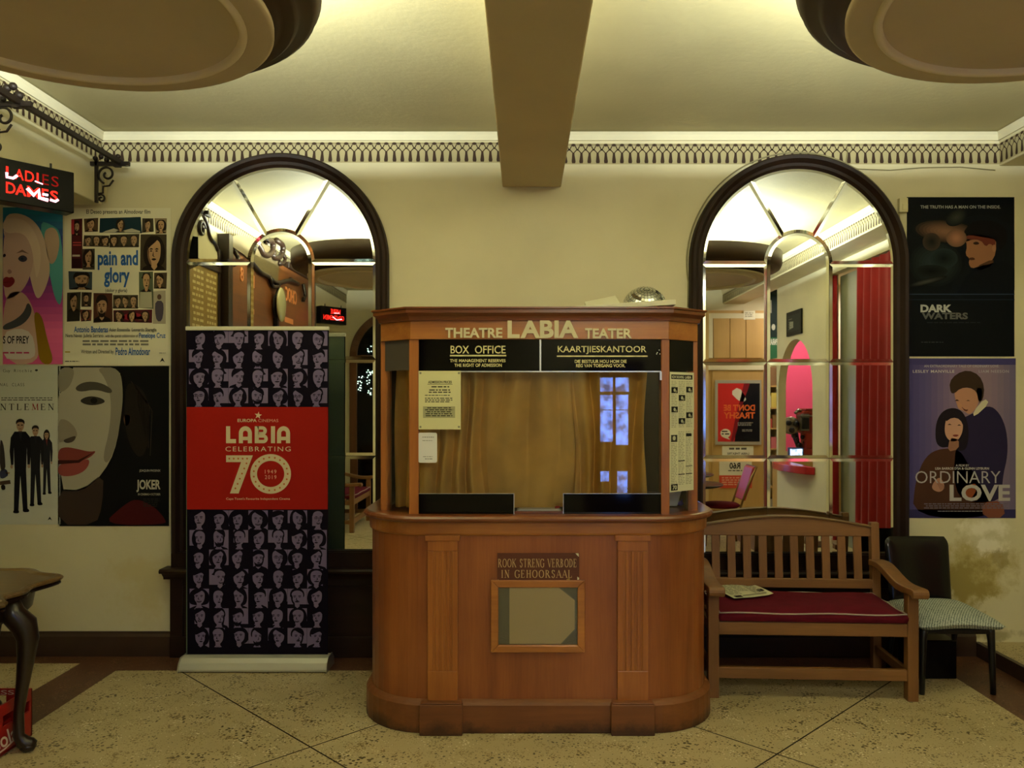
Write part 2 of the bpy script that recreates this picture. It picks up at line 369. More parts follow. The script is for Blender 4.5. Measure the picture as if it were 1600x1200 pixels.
fl.box(-3.9, BACK-.3, -.12, 4.8, 5.3, -.004, 1)
struct(fl.build('floor', [M_field, M_band, M_joint]))
struct(MB().box(2.9, .9, .001, XR, WY, .085, 0).build('floor_platform', [M_field]), 'low terrazzo platform along the right side')
struct(MB().box(2.875, .9, .0, 2.905, WY, .088).build('trim_1', M_skirt))
cl = MB()
cl.box(XL-.1, BACK-.2, CEIL, XR+.1, WY+.2, CEIL+.1)
struct(cl.build('ceiling', M_ceil))
struct(MB().box(XL-.1, WY, 0, XR+.1, WY+.12, CEIL).build('wall_back', M_back))
# small coved cornice under the ceiling along the back wall
def cove_run(name, a, b, inward):
    m = MB(); inward = V(inward); prof = [(0, 0), (.012, .0), (.014, .035), (.024, .052), (0, .06)]
    va = [V(a)+inward*d+V((0, 0, z)) for d, z in prof]; vb = [V(b)+inward*d+V((0, 0, z)) for d, z in prof]; n = len(prof)
    m.add(va+vb, [(i, i+1, n+i+1, n+i) for i in range(n-1)]+[tuple(range(n)), tuple(range(n, 2*n))[::-1]]); return struct(m.build(name, M_cove))
cove_run('trim_2', (-2.685, WY, 3.28), (-.135, WY, 3.28), (0, -1, 0)); cove_run('trim_3', (.24, WY, 3.28), (3.03, WY, 3.28), (0, -1, 0))
cove_run('trim_4', (-2.685, BACK, 3.28), (-2.685, WY, 3.28), (1, 0, 0)); cove_run('trim_5', (3.03, BACK, 3.28), (3.03, WY, 3.28), (-1, 0, 0))
struct(MB().box(-.135, BACK, 2.985, .24, WY, CEIL+.01).build('beam_middle', M_beam, bevel=.008), 'plaster ceiling beam over the ticket booth')
struct(MB().box(-3.05, BACK, 2.87, -2.685, WY, CEIL+.01).build('beam_left', M_wall, bevel=.008), 'plaster beam along the left side of the hall')
struct(MB().box(3.03, BACK, 3.12, 3.36, WY, CEIL+.01).build('beam_right', M_wall, bevel=.008), 'plaster beam along the right side of the hall')
struct(MB().box(XL-.1, BACK, 0, XL, WY, CEIL).build('wall_left', M_wall))
wl = MB().box(XL, -.95+1.3, 0, -2.70, 2.55, 2.88)
struct(wl.build('wall_side', M_wall), 'cream wall pier on the left between two passages')
# skirting
sk = MB()
def skirt(name, a, b, n, h=.155, t=.022):
    a, b, n = V(a), V(b), V(n); m = MB(); prof = [(0, 0), (t, 0), (t, h-.03), (t*.55, h-.012), (t*.5, h), (0, h)]
    va = [a+n*d+V((0, 0, z)) for d, z in prof]; vb = [b+n*d+V((0, 0, z)) for d, z in prof]; k = len(prof)
    m.add(va+vb, [(i, (i+1) % k, k+(i+1) % k, k+i) for i in range(k)]+[tuple(range(k))[::-1], tuple(range(k, 2*k))]); return struct(m.build(name, M_skirt))
skirt('baseboard_back', (XL, WY, 0), (-2.24, WY, 0), (0, -1, 0)); skirt('baseboard_right', (2.44, WY, 0), (2.875, WY, 0), (0, -1, 0))
skirt('baseboard_middle', (-.86, WY, 0), (1.05, WY, 0), (0, -1, 0))
skirt('baseboard_left', (-2.70, .35, 0), (-2.70, 2.55, 0), (1, 0, 0))

# painted tassel frieze: knots, crossed cords and hanging tassels
M_fbg = mat('frieze_ground', '#aea47c', .8, .2, var=.05, vscale=3); M_fr = mat('frieze_brown', '#3c2c22', .7, .2)
def frieze(name, length, fn, seed=0):
    """fn(u along, v height above the lower edge, d out of the wall)"""
    R = random.Random(seed); m = MB(); H = .128; n = max(1, round(length/.0515)); st = length/n
    def quad(pts, mi, d): m.add([fn(u, v, d) for u, v in pts], [tuple(range(len(pts)))], mi)
    m.add([fn(0, -.004, .002), fn(length, -.004, .002), fn(length, H, .002), fn(0, H, .002)], [(0, 1, 2, 3)], 0)
    def line(a, b, wd):
        d = V((b[0]-a[0], b[1]-a[1])); e = V((-d.y, d.x)).normalized()*wd/2; quad([(a[0]+e.x, a[1]+e.y), (a[0]-e.x, a[1]-e.y), (b[0]-e.x, b[1]-e.y), (b[0]+e.x, b[1]+e.y)], 1, .003)
    for i in range(n):
        u = (i+.5)*st; j = R.uniform(-.002, .002)
        quad(ell(u, H-.011, .0145, .009, 10), 1, .0034)
        for q in range(3): quad(ell(u+st/2+(q-1)*.009, H-.010, .003, .003, 6), 1, .0032)
        line((u-.012, H-.017), (u-st/2, H-.045),   .0062); line((u+.012, H-.017), (u+st/2, H-.045),   .0062)
        line((u-st/2, H-.036), (u, H-.064),   .0062); line((u+st/2, H-.036), (u, H-.064),   .0062)
        t = H-.062
        quad([(u-.007, t), (u+.007, t), (u+.0075, t-.012), (u+.0125+j, .014), (u+.010+j, .002), (u-.010+j, .002), (u-.0125+j, .014), (u-.0075, t-.012)], 1, .0036)
    return struct(m.build(name, [M_fbg, M_fr]), None)
FZ = 3.165
frieze('trim_6', 2.55, lambda u, v, d: V((-2.685+u, WY-d, FZ+v-.02)), 1)
frieze('trim_7', 2.79, lambda u, v, d: V((.24+u, WY-d, FZ+v-.03)), 2)
frieze('trim_8', WY-BACK-.02, lambda u, v, d: V((-2.685+d, BACK+.01+u, FZ+v-.02)), 3)
frieze('trim_9', WY-BACK-.02, lambda u, v, d: V((3.03-d, BACK+.01+u, FZ+v-.03)), 4)

# ------------------------------------------------------------------ round plaster ceiling lights (bowls with hidden bulbs)
M_bowl = mat('bowl_plaster', '#c4b596', .7, .2, var=.05, vscale=2.5); M_rimd = mat('bowl_brown_paint', '#3a2818', .5, .3, var=.15, vscale=4)
M_bulb = glow('warm_bulb', '#fff0c0', 60)
def ceiling_light(x, y, R, label, power=1.0):
    t = thing('ceiling_light', (x, y, CEIL), label, 'ceiling light', 'round plaster ceiling lights')
    z = 2.80; g = R-.64
    m = MB(); m.lathe([(0.0, z+.016), (.515+g, z+.016), (.53+g, z+.012), (.56+g, z+.002), (R-.012, z), (R, z+.006), (R, z+.024), (R-.03, z+.034), (R-.06, z+.036), (0, z+.04)], (x, y, 0), 96); m.build('plate', M_bowl, t)
    m = MB(); m.lathe([(.528+g, z+.014), (.53+g, z-.002), (.537+g, z-.009), (.546+g, z-.010), (.554+g, z-.004), (.557+g, z+.006)], (x, y, 0), 96); m.build('moulded_ring', mat('ring_lit_plaster', '#e4d9bd', .6, .2), t)  # paler than the plate: light caught on the ring's slopes, put into its colour
    m = MB(); m.lathe([(R-.09, z+.03), (R-.01, z+.036), (R+.015, z+.05), (R+.03, z+.056), (R+.062, z+.056), (R+.075, z+.066), (R+.085, z+.082), (R+.118, z+.084), (R+.135, z+.095), (R+.142, z+.115), (R+.15, z+.13), (R+.152, z+.24), (R+.135, z+.24), (R+.125, z+.15), (R+.02, z+.075), (R-.09, z+.06)], (x, y, 0), 96); m.build('rim', M_rimd, t)
    m = MB(); m.lathe([(.05, z+.035), (.05, z+.3), (.09, CEIL-.04), (.10, CEIL)], (x, y, 0), 24); m.build('stem', M_cove, t)
    mb = mat('lamp_socket', '#efe6cc', .5)
    for k in range(8):
        a = 2*math.pi*(k+.5)/8; bx, by = x+(R-.06)*math.cos(a), y+(R-.06)*math.sin(a)
        h = MB(); h.lathe([(0, z+.04), (.028, z+.04), (.03, z+.10), (.016, z+.115), (0, z+.115)], (bx, by, 0), 12); so = h.build('bulb_holder', mb, t)
        h = MB(); h.ball((bx, by, z+.15), .035, 0, 12, 8); h.build('bulb', M_bulb, so)
        lamp('POINT', (bx, by, z+.215), BULB_W*power, LAMP, .03, parent=t, name='bulb_light')
    return t
ceiling_light(-1.43, 2.44, .64, 'round plaster ceiling light left of the ceiling beam, with dark stepped rim')
ceiling_light(1.666, 2.324, .68, 'round plaster ceiling light right of the ceiling beam, with dark stepped rim')
t = thing('fill_lamp', (.85, -1.6, CEIL), 'added tubular fill lamp on the ceiling behind the photographer', 'ceiling light')  # unseen fitting, added to brighten the floor, lower walls and booth curtain
MB().box(.2, -1.66, CEIL-.05, 1.5, -1.54, CEIL).build('casing', M_ceil, t, bevel=.006)
m = MB(); m.tube([(.25, -1.6, CEIL-.075), (1.45, -1.6, CEIL-.075)], .018, 10); m.build('tube', M_bulb, t)
lamp('AREA', (.85, -1.6, CEIL-.10), FILL_W, LAMP, 1.2, (math.radians(25), 0, 0), .06, parent=t, name='fill_tube_light')

# ------------------------------------------------------------------ arched mirrors in dark wooden surrounds
M_dark = wood('dark_stained_wood', '#1a100b', '#2e1c12', 'z', .5, 0, spec=.2); M_darkx = wood('dark_stained_wood_across', '#1a100b', '#2e1c12', 'x', .45, 0, spec=.25)
M_mir = mat('mirror_silver', (.86, .88, .83), .012, .5, metal=1)
M_bev = mat('mirror_bevel', (.92, .94, .86), .06, .5, metal=1)
def inset(poly, d):
    n = len(poly); out = []
    A = sum(poly[i][0]*poly[(i+1) % n][1]-poly[(i+1) % n][0]*poly[i][1] for i in range(n)); sg = 1 if A > 0 else -1
    for i in range(n):
        a, b, c = V(poly[i-1]), V(poly[i]), V(poly[(i+1) % n]); e1 = (b-a).normalized(); e2 = (c-b).normalized()
        n1 = V((-e1.y, e1.x))*sg; n2 = V((-e2.y, e2.x))*sg; q = n1+n2; q /= max(.35, 1+n1.dot(n2)); out.append((b.x+q.x*d, b.y+q.y*d))
    return out
def arched_mirror(cx, zs, R, RO, zb, xc, rr, label):
    """cx centre, zs springing height, R/RO inner and outer radius, zb bottom, xc half width of the middle column, rr heights of the cross seams"""
    t = thing('arched_mirror', (cx, WY, 0), label, 'mirror', 'arched mirrors on the back wall')
    m = MB(); pr = [(R-.004, .012), (R+.012, .030), (R+.03, .034), (RO-.03, .062), (RO-.012, .066), (RO, .05), (RO+.004, 0)]
    path = [(-1, zb)]+[(-1, zs)]+[None]*0
    N = 48; rows = []
    for zz in (zb, zs): rows.append([(-r, zz, d) for r, d in pr])
    for k in range(1, N): a = math.pi-math.pi*k/N; rows.append([(r*math.cos(a), zs+r*math.sin(a), d) for r, d in pr])
    for zz in (zs, zb): rows.append([(r, zz, d) for r, d in pr])
    vs = [V((cx+x, WY-d, z)) for row in rows for x, z, d in row]; n = len(pr)
    m.add(vs, [(i*n+j, i*n+j+1, (i+1)*n+j+1, (i+1)*n+j) for i in range(len(rows)-1) for j in range(n-1)], 0, False)
    m.box(cx-RO, WY-.05, zb-.09, cx+RO, WY, zb+.004); m.box(cx-R, WY-.034, zb-.02, cx+R, WY, zb+.012)
    m.build('frame', M_dark, t)
    MB().box(cx-RO+.02, WY-.004, zb, cx+RO-.02, WY-.001, zs).build('backing_board', M_dark, t)
    s = MB(); zt = zb-.09; pf = [(0, 0), (.115, 0), (.125, -.012), (.12, -.026), (.085, -.034), (.06, -.06), (.055, -.075), (0, -.075)]
    va = [V((cx-RO-.045, WY-d, zt+z)) for d, z in pf]; vb = [V((cx+RO+.045, WY-d, zt+z)) for d, z in pf]; k = len(pf)
    s.add(va+vb, [(i, (i+1) % k, k+(i+1) % k, k+i) for i in range(k)]+[tuple(range(k))[::-1], tuple(range(k, 2*k))]); s.build('sill', M_darkx, t)
    d = MB(); d.box(cx-RO-.01, WY-.03, .0, cx+RO+.01, WY, zt-.07)
    d.box(cx-RO-.01, WY-.05, .0, cx+RO+.01, WY-.03, .13); d.box(cx-RO-.01, WY-.045, .13, cx-RO+.07, WY-.03, zt-.07); d.box(cx+RO-.07, WY-.045, .13, cx+RO+.01, WY-.03, zt-.07); d.box(cx-RO+.07, WY-.045, zt-.12, cx+RO-.07, WY-.03, zt-.07)
    d.build('panel', M_darkx, t, bevel=.004)
    g = .0012; rs = rr[0]
    polys = []
    ys = [zb]+rr[::-1]+[zs]
    for i in range(len(ys)-1):
        z0, z1 = ys[i]+g, ys[i+1]-g
        polys += [[(-R, z0), (-xc-g, z0), (-xc-g, z1), (-R, z1)], [(xc+g, z0), (R, z0), (R, z1), (xc+g, z1)]]
        if i < len(ys)-2: polys.append([(-xc+g, z0), (xc-g, z0), (xc-g, z1), (-xc+g, z1)])
        else: polys.append([(-xc+g, z0), (xc-g, z0), (xc-g, zs)]+[((xc-g)*math.cos(a), zs+(xc-g)*math.sin(a)) for a in [math.pi*k/24 for k in range(1, 24)]]+[(-xc+g, zs)])
    for a0, a1 in ((0, 60), (60, 120), (120, 180)):
        A = [math.radians(a0+(a1-a0)*k/16+(.12 if k == 0 else -.12 if k == 16 else 0)) for k in range(17)]
        polys.append([(R*math.cos(a), zs+R*math.sin(a)) for a in A]+[((xc+g)*math.cos(a), zs+(xc+g)*math.sin(a)) for a in A[::-1]])
    RN = random.Random(7)
    for p in polys:
        q = inset(p, .019); n = len(p); tx, tz = RN.uniform(-.0006, .0006), RN.uniform(-.0006, .0006); c0 = (sum(x for x, _ in p)/n, sum(z for _, z in p)/n)
        dd = lambda x, z, b: b+(x-c0[0])*tx+(z-c0[1])*tz
        vs = [V((cx+x, WY-dd(x, z, .012), z)) for x, z in p]+[V((cx+x, WY-dd(x, z, .0145), z)) for x, z in q]+[V((cx+x, WY-.006, z)) for x, z in p]
        mm = MB(); mm.add(vs, [tuple(range(n, 2*n))], 0); o = mm
        for i in range(n): j = (i+1) % n; mm.f += [[i, j, n+j, n+i], [2*n+i, 2*n+j, j, i]]; mm.m += [1, 1]; mm.sm += [False, False]
        mm.build('mirror_pane', [M_mir, M_bev], t)
    return t
k_ = WY/F
arched_mirror(PX(440, WY), PZ(410, WY), 148*k_, 167.5*k_, PZ(862, WY), 47.5*k_, [PZ(562, WY), PZ(712, WY)], 'tall arched mirror behind the roll-up banner, in a dark wood surround')
arched_mirror(PX(1246, WY), PZ(413, WY), 149*k_, 169*k_, PZ(866, WY), 48.5*k_, [PZ(566, WY), PZ(716, WY)], 'tall arched mirror behind the wooden bench, in a dark wood surround')
# ------------------------------------------------------------------ ticket booth
W_body = wood('booth_panel_wood', '#6b3417', '#a3602e', 'z', .38, .25, 12); W_trim = wood('booth_trim_wood', '#7d431b', '#bb7a36', 'x', .35, .3, 12)
W_dk = wood('booth_counter_wood', '#5a2c16', '#854a20', 'x', .3, .35, 12); W_post = wood('booth_post_wood', '#7d421a', '#b3702f', 'z', .35, .25, 14)
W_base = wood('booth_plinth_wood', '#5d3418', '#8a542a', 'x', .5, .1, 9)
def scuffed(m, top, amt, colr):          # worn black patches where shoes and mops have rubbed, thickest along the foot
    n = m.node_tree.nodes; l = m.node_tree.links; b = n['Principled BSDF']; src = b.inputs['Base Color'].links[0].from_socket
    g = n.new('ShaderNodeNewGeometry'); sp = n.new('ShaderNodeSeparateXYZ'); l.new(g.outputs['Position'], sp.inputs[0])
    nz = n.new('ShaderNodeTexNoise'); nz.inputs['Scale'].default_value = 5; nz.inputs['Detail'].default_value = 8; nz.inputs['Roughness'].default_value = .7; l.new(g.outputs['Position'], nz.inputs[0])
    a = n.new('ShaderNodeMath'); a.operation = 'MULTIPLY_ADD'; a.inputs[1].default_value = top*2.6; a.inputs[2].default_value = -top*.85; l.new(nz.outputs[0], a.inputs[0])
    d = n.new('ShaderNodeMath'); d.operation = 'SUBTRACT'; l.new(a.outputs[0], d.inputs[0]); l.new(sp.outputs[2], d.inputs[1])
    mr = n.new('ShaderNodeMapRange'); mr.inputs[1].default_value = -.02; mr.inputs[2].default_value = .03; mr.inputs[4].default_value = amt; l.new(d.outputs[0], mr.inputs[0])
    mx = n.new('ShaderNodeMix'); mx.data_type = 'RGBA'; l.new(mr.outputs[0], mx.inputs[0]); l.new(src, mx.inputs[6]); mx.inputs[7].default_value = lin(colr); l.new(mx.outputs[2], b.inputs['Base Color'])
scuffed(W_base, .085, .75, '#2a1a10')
M_blk = mat('black_glass', '#030305', .06, .22); M_blkp = mat('black_panel', '#060608', .25, .2); M_gold = mat('pale_gold_lettering', '#d8cf92', .45, .4, var=.18, vscale=35)
M_glass = glass_mat('booth_glass'); M_alu = mat('aluminium', '#c9c9c2', .3, .5, metal=.8)
BX0, BX1, BYF, BYB = -.797, .951, 3.92, 5.0      # lower body
booth = thing('ticket_booth', (.077, 4.45, 0), 'wooden ticket booth with glazed bay and lettered fascia', 'ticket booth')
def rplan(o, r, n=10, back=BYB):
    x0, x1, y0 = BX0-o, BX1+o, BYF-o; r = r+o; p = [(x0, back)]
    p += [(x0+r-r*math.cos(a), y0+r-r*math.sin(a)) for a in [math.pi/2*k/n for k in range(n+1)]]
    p += [(x1-r+r*math.sin(a), y0+r-r*math.cos(a)) for a in [math.pi/2*k/n for k in range(n+1)]]
    return p+[(x1, back)]
def ring(mb, plans, m=0, cap=True, smooth_=False):
    """stack of plans (list of (plan, z))"""
    n = len(plans[0][0]); vs = [V((x, y, z)) for p, z in plans for x, y in p]; fs = []
    for i in range(len(plans)-1):
        for k in range(n): k2 = (k+1) % n; fs.append((i*n+k, i*n+k2, (i+1)*n+k2, (i+1)*n+k))
    if cap: fs += [tuple(range(n))[::-1], tuple(range((len(plans)-1)*n, len(plans)*n))]
    mb.add(vs, fs, m, smooth_)
RB = .33
m = MB(); ring(m, [(rplan(0, RB), .02), (rplan(0, RB), 1.0)]); m.build('body_panel', W_body, booth)
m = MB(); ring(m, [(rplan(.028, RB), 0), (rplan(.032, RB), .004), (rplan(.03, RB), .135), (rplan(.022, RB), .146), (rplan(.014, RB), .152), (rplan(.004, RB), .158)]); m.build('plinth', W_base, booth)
m = MB(); ring(m, [(rplan(.004, RB), .958), (rplan(.012, RB), .964), (rplan(.014, RB), .972), (rplan(.014, RB), 1.022), (rplan(.02, RB), 1.026)]); m.build('counter_apron', W_trim, booth)
m = MB(); ring(m, [(rplan(.02, RB), 1.022), (rplan(.036, RB), 1.026), (rplan(.044, RB), 1.036), (rplan(.044, RB), 1.044), (rplan(.036, RB), 1.054), (rplan(.024, RB), 1.058)]); m.build('counter_top', W_dk, booth)
for a, b in ((668, 715), (965, 1013)):
    Y = BYF-.02; x0, x1 = PX(a, Y), PX(b, Y); wd = x1-x0
    m = MB(); m.box(x0, Y+.004, .14, x1, BYF+.02, .945)
    m.box(x0-.012, Y-.006, .935, x1+.012, BYF+.01, .962)
    st = wd/5.2; z0, z1 = .30, .885                 # four flutes: strips between them stand proud
    xs = [x0]; 
    for k in range(4): c = x0+wd/2+(k-1.5)*st*.95; xs += [c-.0055, c+.0055]
    xs.append(x1)
    for k in range(0, 10, 2): m.box(xs[k], Y-.001, z0, xs[k+1], Y+.006, z1)
    m.box(x0, Y-.001, .14, x1, Y+.006, z0); m.box(x0, Y-.001, z1, x1, Y+.006, .94)
    m.build('pilaster', W_post, booth, bevel=.0025)
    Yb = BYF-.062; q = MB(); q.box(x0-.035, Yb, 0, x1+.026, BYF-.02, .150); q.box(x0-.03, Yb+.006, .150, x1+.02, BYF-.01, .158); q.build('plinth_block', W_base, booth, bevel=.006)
# small framed window with a card behind it, low on the front
Y = BYF-.022; x0, x1, z0, z1 = PX(767, Y), PX(914, Y), PZ(1020, Y), PZ(907, Y); t_ = .036
m = MB()
for A in ([(x0, z0), (x1, z0), (x1-t_, z0+t_), (x0+t_, z0+t_)], [(x0, z1), (x0+t_, z1-t_), (x1-t_, z1-t_), (x1, z1)], [(x0, z0), (x0+t_, z0+t_), (x0+t_, z1-t_), (x0, z1)], [(x1, z0), (x1, z1), (x1-t_, z1-t_), (x1-t_, z0+t_)]):
    m.prism(A, lambda u, v, d: V((u, d, v)), Y, BYF+.0)
wf = m.build('window_frame', W_trim, booth, bevel=.004)
a0, a1, c0, c1 = x0+t_-.004, x1-t_+.004, z0+t_-.004, z1-t_+.004
MB().box(a0, BYF-.003, c0, a1, BYF-.0005, c1).build('window_backing', mat('dim_grey_card', '#77724f', .6), wf)
Yc = BYF-.005; fn = lambda u, v, d: P(u, v, Yc-d)
s = Sheet(fn); s.poly([(796, 918), (873, 918), (898, 938), (898, 983), (876, 1006), (796, 1006)], '#d2bd82'); s.up(); s.strip([(875, 918), (899, 938), (899, 984), (877, 1006)], .8, '#8f8a68'); s.rect(779, 918, 781, 1006, '#7f7a5c'); s.build('window_card', wf)
MB().box(a0, BYF-.010, c0, a1, BYF-.008, c1).build('window_glass', M_glass, wf)
# notice board screwed above it
Y = BYF-.012; s = Sheet(lambda u, v, d: P(u, v, Y-d)); s.base(777, 864, 905, 908, wood('notice_wood', '#4d2712', '#633318', 'x', .45), t=.011)
s.roman('ROOK STRENG VERBODE', 778.5, 873.5, 901, 886, '#c4a878', gap=.2, tk=.15); s.roman('IN GEHOORSAAL', 783, 891, 894, 902.5, '#c4a878', gap=.26, tk=.15)
s.poly([(899, 864.5), (904, 864.5), (904.5, 870), (902, 868)], '#d8cfae'); s.poly([(902, 901), (905, 903), (904.5, 906), (902, 906)], '#d8cfae'); s.poly([(885, 905), (890, 903), (891, 908), (886, 908)], '#a99255'); s.poly([(778, 905), (781, 907.6), (778, 907.6)], '#c9bd95')
s.build('notice_board', booth)
# glazed bay
GF = 3.97; FX0, FX1 = PX(645, GF), PX(1041, GF); SX0, SX1, SY = -.712, .872, 4.10
def bay(o, back=BYB):      # plan of the bay set out by o
    t = math.tan(math.radians(28)); return [(SX0-o, back), (SX0-o, SY-o*.5), (FX0-o*.5, GF-o), (FX1+o*.5, GF-o), (SX1+o, SY-o*.5), (SX1+o, back)]
ZS, ZF0, ZF1 = 1.058, 1.922, 2.015
m = MB(); ring(m, [(bay(.018), ZF0), (bay(.018), ZF1)]); m.build('fascia', W_trim, booth, bevel=.002)
m = MB(); ring(m, [(bay(.018), 2.012), (bay(.028), 2.014), (bay(.03), 2.024), (bay(.034), 2.034), (bay(.046), 2.044), (bay(.054), 2.05), (bay(.054), 2.066), (bay(.062), 2.07), (bay(.062), 2.078), (bay(-.02), 2.078), (bay(-.025), 2.022)]); m.build('cornice', W_dk, booth)
for x, y, wx, wy, r in ((FX0+.006, GF+.012, .048, .044, 0), (FX1-.006, GF+.012, .042, .044, 0), (SX0+.005, SY+.02, .05, .05, 0), (SX1-.005, SY+.02, .05, .05, 0), (SX0+.005, BYB-.03, .05, .05, 0), (SX1-.005, BYB-.03, .05, .05, 0)):
    MB().box(x-wx/2, y-wy/2, ZS-.004, x+wx/2, y+wy/2, ZF0+.004).build('post', W_post, booth, bevel=.004)
m = MB(); m.box(FX0+.03, GF-.004, ZS+.001, FX1-.026, GF+.022, ZS+.012); m.build('sill_strip', W_dk, booth)
YG = GF+.004; MB().box(FX0+.03, YG, ZS+.012, FX1-.026, YG+.006, ZF0).build('front_glass', M_glass, booth)
def sidemap(left, o=0.0):
    a, b = (V((FX0, GF, 0)), V((SX0, SY, 0))) if left else (V((FX1, GF, 0)), V((SX1, SY, 0)))
    d = (b-a); nrm = V((d.y, -d.x, 0)).normalized() if not left else V((-d.y, d.x, 0)).normalized()
    return lambda u, z, q: a+d*u+V((0, 0, z))+nrm*(q+o)
for left in (True, False):
    g = sidemap(left); m = MB(); m.prism([(.08, ZS), (.95, ZS), (.95, ZF0), (.08, ZF0)], g, -.006, 0); m.build('side_glass', glass_mat('booth_side_glass', ior=1.22), booth)
    m = MB(); m.prism([(.06, PZ(580, 4.1)), (.95, PZ(580, 4.1)), (.95, ZF0+.004), (.06, ZF0+.004)], g, .001, .006); m.build('header_panel', mat('grey_header', '#4a443c', .35) if left else M_blkp, booth)
    m = MB(); x = SX0 if left else SX1; m.box(x-.003, SY+.03, ZS, x+.003, BYB-.04, ZF0); m.build('side_glass', M_glass, booth)
MB().box(SX0+.01, BYB-.012, ZS-.0, SX1-.01, BYB, ZF0+.01).build('back_panel', mat('booth_back_board', '#4a3320', .7, var=.2), booth)
# black glass headers with lettering
fg = lambda u, v, d: P(u, v, GF-.002)+V((0, -d, 0))
for k, (a, b) in enumerate(((653, 843), (845.5, 1036))):
    s = Sheet(fg); s.base(a, 529, b, 580, M_blk, t=.004)
    if k == 0:
        s.text('BOX', 704, 540, 733, 552.5, M_gold, .012); s.text('OFFICE', 742, 540, 790, 552.5, M_gold, .012); s.rect(703, 554.5, 791, 556.8, M_gold)
        s.text('THE MANAGEMENT RESERVES', 703, 561, 790, 566, M_gold, .022); s.text('THE RIGHT OF ADMISSION', 710, 568, 784, 573.3, M_gold, .022)
    else:
        s.text('KAARTJIESKANTOOR', 871.5, 540.5, 1010, 553.5, M_gold, .012); s.rect(870, 555.5, 1012, 557.6, M_gold)
        s.text('DIE BESTUUR HOU HOM DIE', 898, 562, 979, 567.3, M_gold, .022); s.text('REG VAN TOEGANG VOOR.', 900, 568.6, 977, 574, M_gold, .022)
        for x, y in ((1030, 547), (1027, 551), (1031, 553), (1026, 553)): s.poly(ell(x, y, .9, .9, 6), '#d8d8d0')
    s.build('header_sign', booth)
m = MB(); m.box(PX(653, GF), GF-.008, PZ(581.5, GF), PX(1034, GF), GF+.006, PZ(579.7, GF)); m.box(PX(843, GF), GF-.009, PZ(580, GF), PX(845.5, GF), GF, PZ(529, GF)); m.box(PX(1030.5, GF), GF-.010, PZ(594, GF), PX(1033.5, GF), GF, PZ(581, GF)); m.build('metal_trim', M_alu, booth)
for a, b in ((650, 802.5), (880.5, 1034)): MB().box(PX(a, GF), GF-.006, PZ(803, GF), PX(b, GF), GF+.0, PZ(771, GF)).build('lower_panel', M_blk, booth, bevel=.001)
m = MB(); m.box(PX(802.5, GF), GF-.008, PZ(803, GF), PX(803.6, GF), GF, PZ(771, GF)); m.box(PX(879.6, GF), GF-.008, PZ(803, GF), PX(880.6, GF), GF, PZ(771, GF)); m.box(PX(650, GF), GF-.007, PZ(771.6, GF), PX(803, GF), GF, PZ(770.8, GF)); m.box(PX(880, GF), GF-.007, PZ(771.6, GF), PX(1034, GF), GF, PZ(770.8, GF)); m.build('glass_edge', M_alu, booth)
# raised letters on the fascia
M_let = mat('cream_fascia_letters', '#d5cca4', .5, .3, var=.06, vscale=20)
Yf = GF-.018; s = Sheet(lambda u, v, d: P(u, v, Yf)+V((0, -d, 0)))
def caps(t, x0, x1, yb, hb, hs, big):
    w0 = x0
    L = t.split('|'); 
    for tx, a, b, h, bo in L and [tuple(q.split(',')) for q in L]: s.text(tx, float(a), yb-float(h), float(b), yb, M_let, float(bo), depth=.010)
caps('T,696,708,15.5,.03|HEATRE,709,785,15.5,.03', 0, 0, 528, 0, 0, 0)
caps('L,793,812,28.5,.035|ABIA,813,903.5,28.5,.035', 0, 0, 528.5, 0, 0, 0)
caps('T,914,925,16,.03|EATER,926,987,15.5,.03', 0, 0, 529, 0, 0, 0)
s.build('fascia_letters', booth)
# gold curtain inside
M_cur = mat('olive_gold_velvet', '#d6ab52', .85, .15, var=.12, vscale=7); 
RC = random.Random(5)
def drape(x0, x1, y0, y1, nf, seed, zt=1.895, zb=1.07, amp=.055):
    R = random.Random(seed); ph = [R.uniform(0, 6.3) for _ in range(8)]; cs = [R.uniform(.25, .75) for _ in range(8)]
    def f(u, v):
        t = 1-v; x = x0+(x1-x0)*u; y = y0+(y1-y0)*u
        a = amp*(.35+.65*t)
        d = a*1.25*((1-2*abs(math.sin(math.pi*nf*u+ph[0]+.3*math.sin(3*t+ph[1])))**1.3)+.5*math.sin(2*math.pi*nf*1.9*u+ph[2]+1.2*t)+.35*math.sin(2*math.pi*nf*.43*u+ph[3]-1.6*t))
        d += .03*math.sin(5*t+7*u+ph[4])*math.sin(math.pi*v)
        x += .02*math.sin(2*math.pi*nf*u+ph[5]+2*t)+.02*t*math.sin(9*u+ph[6])
        return V((x, y+d, zb+(zt-zb)*v))
    return f
Yc = 4.085
def folds(x0, x1, Y, nf, seed, amp, sway, zt=1.895, zb=1.07):
    """pleated cloth: deep rounded pleats that wander and slant as they fall"""
    R = random.Random(seed); ph = [R.uniform(0, 6.3) for _ in range(6)]
    def f(u, v):
        t = 1-v; q = nf*u+.22*math.sin(2.6*u*nf/2+ph[0])+sway*t*(.5-u)+.10*math.sin(4*t+ph[1]+3*u)
        s_ = abs(math.sin(math.pi*q)); a = amp*(.55+.45*math.sin(5.1*u*nf/3+ph[2])**2)*(.6+.4*t)
        y = Y+a*(1-2*s_**1.2)+.012*math.sin(9*t+5*u+ph[3])*t
        return V((x0+(x1-x0)*u+.012*math.sin(6*t+ph[4]+u*4), y, zb+(zt-zb)*v))
    return f
m = MB(); m.grid(folds(PX(652, Yc), PX(764, Yc), Yc, 4.2, 11, .050, .3), 170, 40)
f0 = folds(PX(756, Yc), PX(905, Yc), Yc+.03, 2.2, 4, .022, 0)
